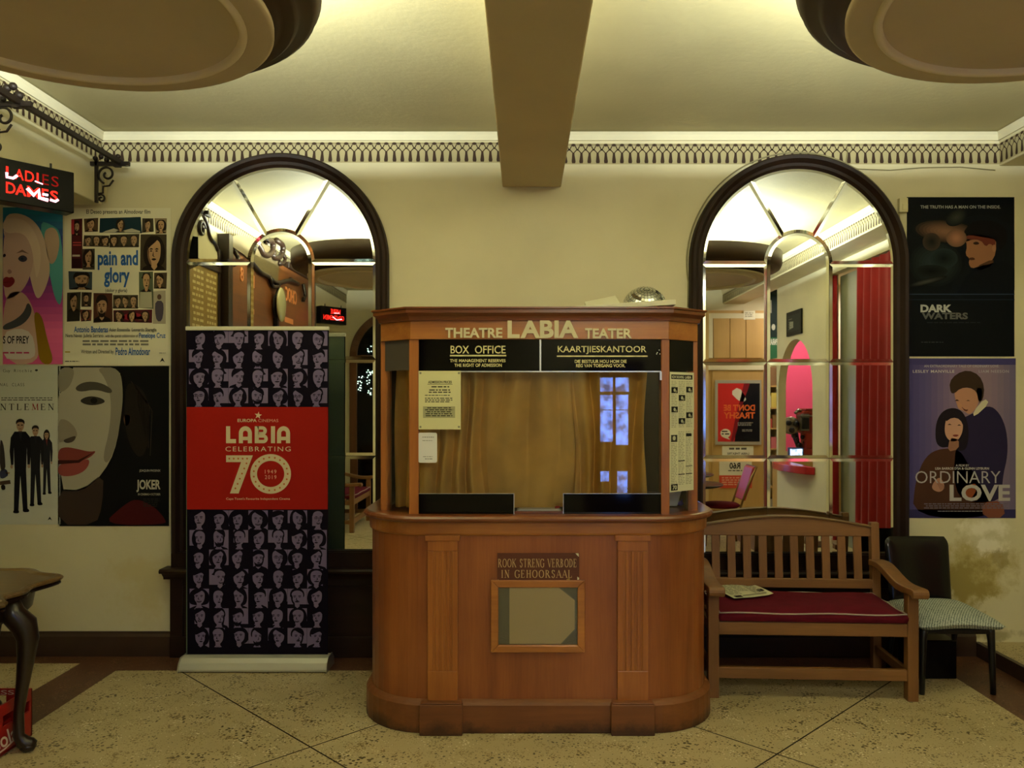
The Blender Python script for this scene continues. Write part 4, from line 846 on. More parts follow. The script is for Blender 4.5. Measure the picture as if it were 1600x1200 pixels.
def suit(cx, top, h, w, skin, hair, coat, seed, lean=0, woman=False):
    """standing figure in a dark suit, drawn in a few flat shapes"""
    hh = h*.125; y = top
    s.poly([(cx-w*.30, y+hh*1.05), (cx-w*.5, y+hh*1.55), (cx-w*.56, y+h*.34), (cx-w*.48, y+h*.50), (cx-w*.36, y+h*.48), (cx-w*.34, y+h*.30), (cx-w*.30, y+h*.54), (cx-w*.34+lean, y+h*.98), (cx-w*.10+lean, y+h*.98), (cx+w*.0, y+h*.60), (cx+w*.14+lean, y+h*.98), (cx+w*.38+lean, y+h*.96), (cx+w*.30, y+h*.54), (cx+w*.34, y+h*.30), (cx+w*.37, y+h*.48), (cx+w*.5, y+h*.49), (cx+w*.55, y+h*.32), (cx+w*.5, y+hh*1.5), (cx+w*.28, y+hh*1.05)], coat)
    s.poly([(cx-w*.36+lean, y+h*.965), (cx-w*.08+lean, y+h*.965), (cx-w*.06+lean, y+h), (cx-w*.38+lean, y+h)], '#1b1a1c', 1); s.poly([(cx+w*.12+lean, y+h*.95), (cx+w*.40+lean, y+h*.945), (cx+w*.5+lean, y+h*.985), (cx+w*.14+lean, y+h*.99)], '#1b1a1c', 1)
    if woman: s.poly(ell(cx, y+hh*.62, w*.30, hh*.78, 14), hair)
    s.up(); s.poly([(cx-w*.1, y+hh*1.02), (cx+w*.1, y+hh*1.02), (cx+w*.03, y+hh*1.9)], '#26262a'if not woman else '#7a3a34'); s.rect(cx-w*.09, y+hh*.7, cx+w*.09, y+hh*1.12, skin)
    s.poly(ell(cx-w*.45, y+h*.505, w*.07, h*.022, 8), skin); s.poly(ell(cx+w*.45, y+h*.5, w*.07, h*.022, 8), skin); s.up()
    s.poly(ell(cx, y+hh*.52, w*.20, hh*.50, 14), skin); s.up(); s.poly(smooth([(cx-w*.23, y+hh*.5), (cx-w*.22, y+hh*.1), (cx, y-hh*.08), (cx+w*.23, y+hh*.1), (cx+w*.22, y+hh*.5), (cx+w*.15, y+hh*.25), (cx-w*.13, y+hh*.24)], 1), hair)
    for k in (-1, 1): s.rect(cx+k*w*.09-w*.05, y+hh*.46, cx+k*w*.09+w*.05, y+hh*.54, '#2c221e')
    s.rect(cx-w*.07, y+hh*.80, cx+w*.07, y+hh*.85, '#6e3e36'); s.L -= 3
suit(73, 673, 100, 17, '#a08268', '#231c1a', '#26252a', 1, 0, True); s.up()
suit(55.5, 665, 126, 24, '#a08268', '#2a2422', '#202024', 2); s.up()
suit(32, 655, 147, 30, '#a88a70', '#1f1a18', '#19191d', 3); s.up()
s.poly([(0, 686), (5, 690), (8, 712), (9, 735), (0, 736)], '#3c3632', 1); s.poly([(0, 734), (10, 732), (14, 742), (6, 748), (0, 747)], '#3e4258', 1); s.poly([(0, 752), (16, 750), (17, 756), (0, 758)], '#4c3c30'); s.poly([(1, 758), (8, 757), (9, 765), (3, 766)], '#211e1c', 1); s.poly(ell(12, 739, 4, 1.6, 8), '#a08268')
s.poly([(74.5, 813), (78, 807), (81.5, 813), (78, 811)], '#26262a')
tag(s.build('film_poster'), 'pale film poster with three people in dark suits, bottom left corner of the wall posters', 'poster', GP)
# dark poster: plain half face turned out of a black ground
s = poster(0, ''); s.base(93, 572, 264, 822, '#141414'); s.rect(90.5, 572, 93, 819, '#141414'); s.up()
s.poly([(91, 574), (186, 574), (192, 610), (189, 650), (183, 690), (172, 722), (150, 752), (126, 768), (91, 766)], '#a59f8e', 1)
s.poly([(91, 764), (128, 766), (162, 738), (160, 790), (150, 820), (91, 820)], '#3c302a', 1); s.up()
s.poly([(150, 574), (187, 574), (193, 612), (189, 655), (180, 700), (168, 726), (160, 716), (172, 670), (174, 620), (164, 590)], '#857f70', 2)
s.poly([(91, 574), (118, 574), (112, 600), (100, 612), (91, 612)], '#8a8474', 2); s.up()
s.poly([(116, 606), (132, 596), (156, 597), (176, 608), (174, 616), (150, 608), (124, 613)], '#4c473e', 2); s.poly([(124, 625), (140, 618), (160, 622), (166, 629), (146, 634), (130, 631)], '#35312c', 2); s.up()
s.poly(ell(147, 626, 5.5, 4.6, 12), '#1c1a18'); s.poly([(91, 655), (104, 655), (118, 668), (122, 682), (112, 688), (98, 690), (91, 692)], '#8b8272', 2); s.up(); s.poly([(98, 688), (108, 684), (120, 680), (116, 690), (104, 693)], '#4a3f36', 2)
s.poly([(91, 702), (104, 698), (124, 702), (140, 706), (152, 704), (140, 716), (120, 722), (91, 724)], '#7b3a34', 2); s.poly([(91, 724), (122, 721), (142, 716), (136, 734), (116, 744), (91, 744)], '#8c4540', 2); s.up(); s.poly([(91, 719), (122, 719), (148, 706), (124, 723), (91, 725.5)], '#3a1f1c')
s.poly([(196, 600), (212, 598), (232, 620), (236, 680), (222, 720), (204, 700), (194, 660)], '#241f1b', 2); s.poly([(192, 650), (203, 646), (204, 660), (196, 668)], '#5a4036', 2)
for q in range(7): s.strip([(205+q*4, 596+q*5), (214+q*4, 606+q*6), (217+q*3, 640+q*12)], 1.0, '#3a332b')
s.poly([(212, 778), (240, 790), (258, 810), (260, 820), (160, 820), (190, 792)], '#46181a', 2); s.up()
s.text('JOAQUIN PHOENIX', 218, 733.5, 251, 738, '#b5b2a2', .02); s.text('JOKER', 213.5, 749.5, 251, 769, '#b9b6a6', .03); s.text('IN CINEMAS 4 OCTOBER', 216, 770.5, 251, 774, '#a5a292', .02); s.lines(224, 779, 251, 793, 5, '#2c2b28', 3, ragged=.2)
tag(s.build('film_poster'), 'black film poster with one pale half face, lower poster beside the left mirror', 'poster', GP)
# dark poster with a man by a car window
s = poster(0, ''); s.base(1417, 308, 1585, 557, '#0f1216'); s.up()
def soft(cx, cy, rx, ry, c0, c1, rot=0, n=9):
    """a blurred patch: nested shapes stepping from one ink to the next"""
    A, B = lin(c0), lin(c1)
    for i in range(n):
        f = i/(n-1); c = [A[j]*(1-f)+B[j]*f for j in range(3)]; k = 1-.85*f
        h = '#%02x%02x%02x' % tuple(int(255*(12.92*v if v <= .0031308 else 1.055*v**(1/2.4)-.055)+.5) for v in c)
        p = ell(cx, cy, rx*k, ry*k, 28, rot=rot); s.poly([(min(max(x, 1418), 1584), min(max(y, 309), 456)) for x, y in p], h); s.L += .25
soft(1462, 412, 46, 40, '#0f1216', '#2b3536'); soft(1478, 362, 54, 19, '#121517', '#7a5a46', 6); soft(1494, 372, 16, 14, '#6a4e3e', '#9a6c54'); soft(1494, 340, 18, 12, '#15171a', '#343630', -30)
soft(1455, 378, 14, 14, '#3a302a', '#171a1c'); soft(1474, 404, 22, 16, '#232c2e', '#0f1416'); soft(1454, 424, 26, 10, '#1a1f20', '#0a0b0d'); soft(1448, 440, 32, 4.5, '#141618', '#3e3e3c', -14); s.L = 3.5
s.poly([(1500, 345), (1520, 336), (1550, 336), (1578, 352), (1585, 350), (1585, 470), (1480, 470), (1492, 432), (1510, 425)], '#11151a', 1); s.up()
s.poly([(1510, 362), (1530, 364), (1556, 372), (1556, 396), (1548, 410), (1530, 416), (1518, 420), (1513, 412), (1515, 404), (1508, 398), (1511, 384), (1507, 372)], '#8d6248', 1); s.up()
s.poly([(1508, 371), (1516, 366), (1540, 368), (1556, 374), (1554, 386), (1546, 380), (1540, 386), (1532, 375), (1512, 374)], '#5e2c24', 1); s.poly([(1504, 372), (1508, 356), (1525, 344), (1552, 345), (1572, 356), (1574, 376), (1562, 394), (1558, 376), (1546, 372), (1535, 371), (1514, 367)], '#121012', 1); s.poly([(1519, 380), (1526, 377), (1531, 381), (1524, 383)], '#35231d', 1); s.poly([(1513, 403), (1521, 402), (1524, 406), (1515, 407)], '#4a2c24', 1); s.poly(ell(1553, 388, 3, 6, 10), '#9a6d52'); s.poly([(1524, 417), (1552, 404), (1552, 414), (1530, 424)], '#4a3328', 1)
s.poly([(1514, 421), (1545, 412), (1585, 405), (1585, 470), (1490, 470)], '#0e1117', 1); s.up()
s.text('THE TRUTH HAS A MAN ON THE INSIDE.', 1438, 321, 1563, 326, '#9a9d9c', .02); s.text('DARK', 1438, 476, 1487, 488, '#a9abaa', .045); s.text('WATERS', 1440, 488.5, 1512, 499, '#5a5c5c', .04); s.lines(1448, 503, 1560, 507, 1, '#23262a', 6); s.lines(1439, 534, 1475, 537, 1, '#3a3d40', 7, ragged=.1)
for yb_, cc in ((459, '#2f3a4c'), (467.5, '#1d2530')): s.rect(1417, yb_, 1585, yb_+1.6, cc)
tag(s.build('film_poster'), 'near-black film poster with a man in profile, upper poster at the right', 'poster', GP)
# couple embracing on violet
s = poster(0, ''); s.base(1417.5, 560, 1587, 809.5, '#4a4670'); strips(s, 1417.5, 560, 1587, 809.5, ['#4a4478', '#5c5280', '#7a6888', '#8a7484', '#857084', '#6c6280'], False, 18); s.up()
for k, (yy, hh, cc) in enumerate(((560, 10, '#433e70'), (796, 14, '#34305a'))): s.rect(1417.5, yy, 1587, min(809.5, yy+hh), cc)
s.poly([(1500, 655), (1520, 646), (1545, 632), (1562, 645), (1573, 672), (1575, 710), (1566, 748), (1566, 785), (1500, 785), (1488, 740)], '#2a2440', 2)
s.poly([(1430, 750), (1446, 712), (1470, 700), (1500, 702), (1515, 730), (1540, 770), (1560, 809), (1425, 809)], '#4a2f26', 2); s.up()
s.poly([(1534, 785), (1566, 782), (1571, 809), (1536, 809)], '#7a4a3c', 1)
s.poly([(1461, 690), (1462, 660), (1472, 642), (1490, 636), (1506, 644), (1514, 668), (1512, 700), (1500, 706), (1484, 698), (1470, 700)], '#1f1a22', 2)
s.up()
s.poly([(1476, 664), (1480, 649), (1492, 645), (1503, 652), (1505, 670), (1500, 684), (1492, 691), (1482, 688), (1476, 678)], '#bf9380', 2); s.poly([(1484, 684), (1498, 686), (1498, 702), (1480, 706)], '#8f6856', 1)
s.poly([(1490, 612), (1500, 606), (1516, 606), (1529, 612), (1530, 628), (1522, 642), (1514, 648), (1506, 642), (1498, 640), (1494, 630)], '#b0806a', 2); s.poly([(1520, 644), (1538, 622), (1546, 630), (1522, 652)], '#c9c2a8', 1); s.up()
s.poly([(1476, 660), (1482, 647), (1496, 642), (1507, 654), (1506, 668), (1500, 655), (1488, 652)], '#1f1a22', 1)
for a, b, c, d in ((1480, 662, 1487, 664), (1495, 663, 1502, 665), (1491, 624, 1499, 626.5), (1509, 625, 1516, 626.5)): s.poly([(a, d), ((a+c)/2, b), (c, d)], '#33231e')
s.poly([(1487, 680), (1493, 678.5), (1499, 680), (1493, 683)], '#7a3a36', 1); s.poly([(1501, 634), (1507, 640), (1514, 640), (1508, 644)], '#5c332a', 1); s.poly([(1496, 628), (1504, 632), (1500, 640), (1496, 637)], '#b58468', 1); s.poly([(1485, 614), (1483, 597), (1494, 584), (1512, 578), (1530, 586), (1538, 604), (1536, 624), (1530, 628), (1526, 612), (1514, 605), (1500, 607), (1491, 615)], '#3a2b23', 1); s.poly([(1524, 606), (1535, 606), (1534, 626), (1529, 630)], '#6a5442', 1); s.poly(ell(1529, 622, 3, 5, 10), '#b0806a')
s.poly([(1453, 762), (1466, 744), (1474, 752), (1476, 764), (1466, 770)], '#a87c6a', 2); s.poly([(1504, 768), (1524, 752), (1526, 768), (1512, 784)], '#8c4a2c', 2); s.up()
for q in range(4): s.strip([(1462+q*3, 750+q*2), (1470+q*2, 766-q)], .7, '#6c4a40')
s.text('AN EXTRAORDINARY TALE OF ORDINARY LOVE', 1443.5, 570, 1560, 574, '#a8a2ae', .015); s.text('LESLEY MANVILLE', 1426, 578, 1491, 582.5, '#c2bcc0', .02, space=1.15); s.text('LIAM NEESON', 1529, 578, 1576, 582.5, '#a39ca8', .02, space=1.15)
s.text('A FILM BY', 1493, 725.5, 1514, 729, '#b3adb0', .015); s.text("LISA BARROS D'SA & GLENN LEYBURN", 1461, 730, 1545, 733.8, '#c2bcbc', .02)
s.text('ORDINARY', 1430, 736, 1563, 755, '#aba6aa', -.006); s.text('LOVE', 1483.5, 757, 1578, 783, '#b0abac', .03); s.lines(1442, 786.5, 1576, 796, 3, '#6c6474', 3, ragged=.1, center=True); s.lines(1465, 798, 1535, 800.5, 1, '#8a8490', 6, ragged=0)
tag(s.build('film_poster'), 'violet film poster of an embracing couple, lower poster at the right', 'poster', GP)
# small switch box and its cable by the right mirror
m = MB(); m.box(PX(1402, WY), WY-.03, PZ(333, WY), PX(1415.5, WY), WY, PZ(311, WY)); m.box(PX(1406, WY), WY-.036, PZ(330, WY), PX(1415, WY), WY-.03, PZ(320, WY)); tag(m.build('switch_box', mat('cream_plastic', '#cbc49c', .5), bevel=.003), 'small cream switch box between the right mirror and the black poster', 'switch box')
pts = []
for k in range(0, 41):      # cable that follows the outside of the right arch
    a = math.radians(190-1.0*k*4.2); R_ = 173
    pts.append(P(1246+R_*math.cos(a), 411-R_*math.sin(a), WY-.006))
pts = [P(1075, 480, WY-.006)]+pts+[P(1404, 332, WY-.006)]
m = MB(); m.tube(pts, .005, 6); tag(m.build('wall_cable', mat('old_cable', '#8d8560', .6)), 'thin cable tacked around the right arched mirror', 'cable', 'cables on the back wall')
m = MB(); m.tube([P(1325, 232, WY-.012), P(1322, 256, WY-.008), P(1340, 264, WY-.006), P(1390, 266, WY-.006), P(1440, 262, WY-.006), P(1500, 261, WY-.006), P(1555, 266, WY-.006)], .003, 6); tag(m.build('wall_cable', mat('old_cable', '#8d8560', .6)), 'thin cable sagging under the tassel frieze at the right', 'cable', 'cables on the back wall')
# ------------------------------------------------------------------ garden bench with red cushion
W_ben = wood('bench_teak', '#684624', '#94683a', 'x', .5, .05, 12); W_benz = wood('bench_teak_upright', '#644322', '#8e6236', 'z', .5, .05, 12)
W_bent = wood('bench_teak_top', '#5a4024', '#7e5d34', 'x', .5, .05, 12)
M_cush = mat('burgundy_cloth', '#5c1020', .9, .15, var=.12, vscale=14, bump=.1, bscale=220); M_pipe = mat('grey_piping', '#b3a596', .8)
bx, by = 1.567, 4.33
bench = thing('garden_bench', (bx, by, 0), 'slatted wooden garden bench with burgundy seat cushion beside the ticket booth', 'bench', 'garden benches with burgundy cushions')
HW, DP_ = .56, .55
def bb(x0, y0, z0, x1, y1, z1, name, mt, bv=.004, parent=bench): return MB().box(bx+x0, by+y0, z0, bx+x1, by+y1, z1).build(name, mt, parent, bevel=bv)
for sx in (-1, 1):
    a, b = (-HW, -HW+.058) if sx < 0 else (HW-.058, HW)
    bb(a, 0, 0, b, .058, .60, 'leg', W_benz)
    m = MB()        # rear leg carries on up as the back post, leaning back
    m.prism([(DP_-.055, 0), (DP_, 0), (DP_, .40), (DP_+.035, .86), (DP_+.03, .885), (DP_-.012, .885), (DP_-.05, .42)], lambda u, v, d: V((bx+d, by+u, v)), a+.004, b-.004); m.build('leg', W_benz, bench, bevel=.004)
    m = MB(); n = 18; top = []; bot = []       # arm: dips and rolls over at the front
    for k in range(n+1):
        t = k/n; y = DP_-.02-(DP_+.045)*t; z = .665-.05*t+.018*math.sin(2.2*math.pi*t)*(1-t*.3); top.append((y, z)); bot.append((y, z-.036-.006*math.sin(math.pi*t)))
    e = top[-1]; curl = [(e[0]-.012-.022*math.sin(math.pi*q/6), e[1]-.026+.026*math.cos(math.pi*q/6)) for q in range(7)]
    m.prism(top+curl+bot[::-1], lambda u, v, d: V((bx+d, by+u, v)), a-.014, b+.014); m.build('armrest', W_benz, bench, bevel=.006, seg=3)
    bb(a+.012, .05, .345, b-.012, DP_-.05, .40, 'side_rail', W_benz); bb(a+.014, .05, .105, b-.014, DP_-.05, .155, 'side_stretcher', W_benz)
bb(-HW+.05, .008, .345, HW-.05, .05, .415, 'seat_rail', W_ben); bb(-HW+.05, .012, .105, HW-.05, .046, .165, 'front_stretcher', W_ben)
bb(-HW+.05, DP_-.05, .345, HW-.05, DP_-.01, .40, 'rear_rail', W_ben)
m = MB()
for k in range(6): m.box(bx-HW+.03, by+.02+k*.083, .402, bx+HW-.03, by+.08+k*.083, .42)
m.build('seat_slats', W_ben, bench, bevel=.003)
def by_back(z): return DP_-.03+.045*max(0, (z-.42))/.46
m = MB(); n = 24; pt = [(-HW+.05+(2*HW-.10)*k/n, .855+.058*math.sin(math.pi*k/n)) for k in range(n+1)]
m.prism(pt+[(HW-.05, .80), (-HW+.05, .80)], lambda u, v, d: V((bx+u, by+by_back(v)+d, v)), -.016, .018); m.build('top_rail', W_ben, bench, bevel=.005)
m = MB(); m.prism([(x, z) for x, z in pt]+[(x, z+.010) for x, z in pt[::-1]], lambda u, v, d: V((bx+u, by+by_back(v)+d, v)), -.03, .03); m.build('rail_cap', W_bent, bench, bevel=.003)
m = MB(); m.box(bx-HW+.05, by+by_back(.5)-.014, .49, bx+HW-.05, by+by_back(.5)+.016, .545); m.build('lower_back_rail', W_ben, bench, bevel=.004)
for k in range(10):
    x = bx-HW+.14+k*(2*HW-.27)/9; z0, z1 = .53, .815
    m = MB(); m.prism([(-.024, z0), (.024, z0), (.024, z1), (-.024, z1)], lambda u, v, d: V((x+u, by+by_back(v)+d, v)), -.008, .008); m.build('back_slat', W_benz, bench, bevel=.002)
def cush(u, v):
    e = lambda t: min(1, 6*min(t, 1-t)+.0)**.5
    return e(u)*e(v)
m = MB(); x0, x1, y0, y1 = bx-HW+.062, bx+HW-.062, by+.004, by+DP_-.055
m.grid(lambda u, v: V((x0+(x1-x0)*u, y0+(y1-y0)*v, .466+.022*cush(u, v)+.004*math.sin(9*u+2)*math.sin(5*v))), 40, 20)
m.grid(lambda u, v: V((x0+(x1-x0)*u, y0+(y1-y0)*v, .421)), 40, 20)
ring_pts = [(u/40, 0) for u in range(41)]+[(1, v/20) for v in range(1, 21)]+[(1-u/40, 1) for u in range(1, 41)]+[(0, 1-v/20) for v in range(1, 20)]
vs = []
for k, (u, v) in enumerate(ring_pts):
    nx = (-1 if u == 0 else 1 if u == 1 else 0); ny = (-1 if v == 0 else 1 if v == 1 else 0)
    X, Y = x0+(x1-x0)*u, y0+(y1-y0)*v; vs += [V((X, Y, .421)), V((X+nx*.007, Y+ny*.007, .436)), V((X+nx*.007, Y+ny*.007, .452)), V((X, Y, .466))]
N = len(ring_pts); m.add(vs, [(4*k+j, 4*((k+1) % N)+j, 4*((k+1) % N)+j+1, 4*k+j+1) for k in range(N) for j in range(3)], 0, True)
cu = m.build('seat_cushion', M_cush, bench)
m = MB(); c4 = [(x0, y0), (x1, y0), (x1, y1), (x0, y1)]; pts = []
for k in range(4):
    a, b = V(c4[k]), V(c4[(k+1) % 4])
    for q in range(12): p = a.lerp(b, q/12); pts.append(V((p.x, p.y-.004 if k == 0 else p.y, .466+.003*math.sin(q*1.1+k))))
m.tube(pts+[pts[0]], .0042, 6); m.build('piping', M_pipe, cu)
bench.rotation_euler = (0, 0, math.radians(-3.0))
# sheets of newspaper left on it
zc = .494; Q = [(1109, 917), (1167, 910), (1183, 919), (1210, 930), (1180, 934), (1150, 937), (1128, 927)]
def onz(px, py, z): Y = (EYE-z)*F/(py-VY); return V((PX(px, Y), Y, z))
q4 = [onz(1110, 917, zc), onz(1168, 911, zc), onz(1209, 931, zc), onz(1147, 937, zc)]
def nps(u, v, d):
    p = (q4[0]*(1-u)+q4[1]*u)*(1-v)+(q4[3]*(1-u)+q4[2]*u)*v
    p.z += .004+.010*abs(math.sin(3.1*u+1.7*v))*(.3+u*(1-v))+.012*max(0, u-.85)*4*v+d; return p
m = MB(); m.grid(lambda u, v: nps(u, v, 0), 16, 12, 0); 
s = Sheet(lambda u, v, d: nps(u, v, d+.0012)); s.b = m; s.mats = [mat('newsprint', '#d9d6b2', .8)]
for c, (a, b) in enumerate(((.06, .36), (.38, .64), (.68, .95))): s.lines(a, .08, b, .80 if c != 1 else .6, 12, '#8d8b72', 60+c, ragged=.2, wd=.45)
s.rect(.08, .84, .26, .96, '#26251f'); s.rect(.82, .60, .95, .74, '#2c2b25'); s.rect(.30, .86, .9, .89, '#55534a')
tag(s.build('newspaper'), 'open newspaper lying on the left of the burgundy bench cushion', 'newspaper')

# ------------------------------------------------------------------ black padded chair with grey woven seat
cx0, cy0 = 2.395, 4.40
ch = thing('padded_chair', (cx0, cy0+.25, 0), 'low black padded chair with grey patterned seat right of the bench', 'chair')
M_vin = mat('black_vinyl', '#060608', .22, .4, bump=.05, bscale=40); M_blkm = mat('black_lacquer', '#0d0c0e', .35, .5)
M_wov = mat('grey_woven_seat', '#7d8884', .9, .2)
def woven(m):
    n = m.node_tree.nodes; l = m.node_tree.links; b = n['Principled BSDF']; tc = n.new('ShaderNodeTexCoord'); mp = n.new('ShaderNodeMapping'); mp.inputs['Rotation'].default_value = (0, 0, .6); l.new(tc.outputs['Object'], mp.inputs[0])
    wv = n.new('ShaderNodeTexWave'); wv.inputs['Scale'].default_value = 26; wv.inputs['Distortion'].default_value = 5; wv.inputs['Detail'].default_value = 3; wv.inputs['Detail Scale'].default_value = 6; l.new(mp.outputs[0], wv.inputs[0])
    v = n.new('ShaderNodeTexVoronoi'); v.inputs['Scale'].default_value = 120; l.new(tc.outputs['Object'], v.inputs[0])
    mx = n.new('ShaderNodeMath'); mx.operation = 'MULTIPLY_ADD'; mx.inputs[1].default_value = .6; l.new(v.outputs['Distance'], mx.inputs[0]); l.new(wv.outputs['Fac'], mx.inputs[2])
    r = n.new('ShaderNodeValToRGB'); r.color_ramp.elements[0].color = lin('#56625f'); r.color_ramp.elements[1].color = lin('#b4bcb2'); r.color_ramp.elements[0].position = .3; r.color_ramp.elements[1].position = 1.0
    l.new(mx.outputs[0], r.inputs[0]); l.new(r.outputs[0], b.inputs['Base Color'])
woven(M_wov)
def seatf(u, v, top):
    wx = .235-.02*v; x = cx0+.0+(u-.5)*2*wx+.02*v; y = cy0-.05+.50*v; e = (1-abs(2*u-1)**3.2)*(1-abs(2*v-1)**3.2)
    z = .395+(.045*e**.5 if top else -.040*e**.3)-.018*math.cos(2*math.pi*u)*(1-v)*.4+.012*v; return V((x, y, z))
m = MB(); m.grid(lambda u, v: seatf(u, v, True), 28, 28); m.grid(lambda u, v: seatf(u, v, False), 28, 28); m.build('seat', M_wov, ch)
def backf(u, v, f):
    z = .36+.43*v; hw = .198-.012*(1-v); rc = max(0, v-.86)/.14; hw *= (1-.13*rc**2.2); lc = max(0, .12-v)/.12; hw *= 1-.1*lc**2
    x = cx0+.012+(2*u-1)*hw; y = 4.86+.07*v+.02*(2*u-1)**2*-1; th = .03*((1-abs(2*u-1)**4)*(1-abs(2*v-1)**6))**.5; return V((x, y+(-th if f else th*.6), z))
m = MB(); m.grid(lambda u, v: backf(u, v, True), 30, 30); m.grid(lambda u, v: backf(u, v, False), 30, 30); m.build('backrest', M_vin, ch)
m = MB(); m.box(cx0-.19, cy0+.0, .335, cx0+.20, cy0+.40, .362); m.build('seat_frame', M_blkm, ch, bevel=.006)
for x, y, dx, dy in ((cx0-.185, cy0+.02, -.012, -.005), (cx0+.185, cy0+.02, .012, -.005), (cx0-.16, cy0+.41, -.01, .07), (cx0+.21, cy0+.41, .012, .07)):
    m = MB(); m.tube([(x-.02*(1 if x > cx0 else -1), y, .358), (x, y, .345), (x+dx*.3, y+dy*.3, .30), (x+dx*.7, y+dy*.7, .14), (x+dx, y+dy, 0)], [.020, .024, .020, .017, .015], 10); m.build('leg', M_blkm, ch)
MB().box(2.245, 4.66, 0.0, 2.525, 4.80, .225).build('black_box', M_blkp, bevel=.006)
tag(C.objects['black_box'], 'plain black box on the floor under the black padded chair', 'box')

# ------------------------------------------------------------------ red neon signs on angled black boxes
M_neon = glow('neon_red', '#ff2a1c', 2.2); M_neod = glow('neon_dim_red', '#a01c14', .9); M_hot = glow('neon_white_hot', '#ff9aa6', 7); M_case = mat('sign_case_black', '#040404', .2, .1)
def neon(p0, d, length, z0, z1, rows, hot, label, flip):
    d = V(d).normalized(); n = V((d.y, -d.x, 0)); t = thing('neon_sign', (p0[0], p0[1], z0), label, 'neon sign', 'red neon signs')
    p0 = V((p0[0], p0[1], 0)); fn = lambda u, v, q: p0+d*u+V((0, 0, v))+n*q
    m = MB(); m.prism([(0, z0), (length, z0), (length, z1), (0, z1)], fn, -.10, 0); m.build('case', M_case, t, bevel=.004)
    s = Sheet(fn); s.step = .002
    for tx, a, b, za, zb, bold, dim in rows: s.text(tx, a, zb, b, za, M_neod if dim else M_neon, bold)
    s.build('lettering', t)
    for pts, r in hot: m = MB(); m.tube([fn(u, v, .006) for u, v in pts], r, 8); m.build('lit_tube', M_hot, t)
    for u in (.12*length, .75*length): m = MB(); m.tube([fn(u, z1-.01, -.05), fn(u, z1+.035, -.05)], .006, 8); m.build('hanger', M_blkm, t)
    return t
p0 = V((-2.642, 3.972, 0)); dS = V((.22, .27, 0)).normalized()
def su(px): r = (px-VX)/F; return (r*p0.y-p0.x)/(dS.x-r*dS.y)
rows = [('L', su(9), su(23), 2.742, 2.798, .01, False), ('A', su(23), su(37), 2.742, 2.796, .01, False), ('D', su(39), su(53), 2.742, 2.796, .01, False), ('I', su(57), su(60), 2.742, 2.796, .01, False), ('E', su(66), su(76), 2.742, 2.796, .0, True), ('S', su(80), su(91.5), 2.742, 2.796, .0, True),
        ('D', su(9), su(24), 2.664, 2.72, .015, False), ('A', su(23.5), su(41), 2.664, 2.72, .02, False), ('M', su(42), su(62), 2.664, 2.72, .02, False), ('E', su(65), su(75.5), 2.664, 2.72, .02, False), ('S', su(78), su(90.5), 2.664, 2.72, .02, False)]
hot = [([(su(10), 2.765), (su(10), 2.743), (su(20), 2.743), (su(26), 2.760)], .0065), ([(su(42), 2.706), (su(52), 2.676), (su(60), 2.708), (su(61), 2.668), (su(74), 2.664)], .009), ([(su(66), 2.69), (su(74), 2.69)], .006), ([(su(78), 2.668), (su(86), 2.664), (su(90), 2.676)], .006), ([(su(54), 2.75), (su(66), 2.742)], .003)]
neon(p0, dS, su(116), 2.621, 2.838, rows, hot, 'black sign box with red neon LADIES DAMES at the left edge', False)
L2 = .40; q0 = V((-2.29, -.2, 0)); d2 = V((-.25, .3, 0)).normalized()
neon(q0, d2, L2, 2.63, 2.85, [('HERE', .10, .25, 2.76, 2.82, .015, False), ('GENTLEMEN', .04, .36, 2.68, 2.74, .012, False)], [([(.08, 2.70), (.16, 2.686), (.22, 2.72)], .004), ([(.12, 2.775), (.2, 2.77)], .003)], 'black sign box with red neon HERE GENTLEMEN seen in the left mirror', True)

# ------------------------------------------------------------------ iron rail with scroll brackets under the left frieze
M_iron = mat('wrought_iron', '#241b16', .5, .4, metal=.3)
t = thing('iron_rail', (-2.5, 4.45, 3.10), 'wrought iron rail on scroll brackets along the left frieze', 'rail')
m = MB(); m.bar((-2.5, 3.80, 3.10), (-2.5, 4.99, 3.10), .022, .030); m.build('bar', M_iron, t, bevel=.003)
def spiral(c, r0, r1, turns, a0, y, n=36): return [V((c[0]+(r0+(r1-r0)*k/n)*math.cos(a0+2*math.pi*turns*k/n), y, c[1]+(r0+(r1-r0)*k/n)*math.sin(a0+2*math.pi*turns*k/n))) for k in range(n+1)]
for y, sc_ in ((4.955, 1.0), (3.97, 1.15)):
    m = MB(); X = -2.615; z = 3.10
    m.bar((X-.065, y, z-.01), (-2.44, y, z-.01), .02, .025); m.bar((X-.03, y, z+.02), (X-.03, y, z-.25), .02, .016); m.bar((X+.10, y, z+.02), (X+.10, y, z-.03), .025, .04)
    m.tube(spiral((X+.035, z-.075), .012, .058*sc_, 1.35, 2.2, y), .007, 6)
    e = spiral((X+.035, z-.075), .012, .058*sc_, 1.35, 2.2, y)[-1]
    m.tube([V((X+.075, y, z-.11)), V((X+.05, y, z-.145)), V((X+.012, y, z-.15)), V((X+.010, y, z-.19)), V((X-.02, y, z-.195))], .006, 6)
    m.tube(spiral((X+.0, z-.225), .006, .026, 1.2, 1.0, y), .006, 6)
    for k in range(5): m.ball((X-.03+.035*k, y-.012, z+.02+.012*math.sin(k*2)), .016, 0, 8, 6)
    if y < 4.5:
        for k in range(7): m.ball((X-.06+.03*k, y-.012, z+.05+.03*math.sin(k*1.7)), .02, 0, 8, 6)
    m.build('scroll_bracket', M_iron, t)
m = MB(); m.tube([(-2.655, WY-.02, 3.06), (-2.655, WY-.02, 2.885)], .012, 8); tag(m.build('conduit_pipe', mat('cream_conduit', '#b8ad84', .5)), 'short vertical pipe in the top left corner by the iron bracket', 'pipe')

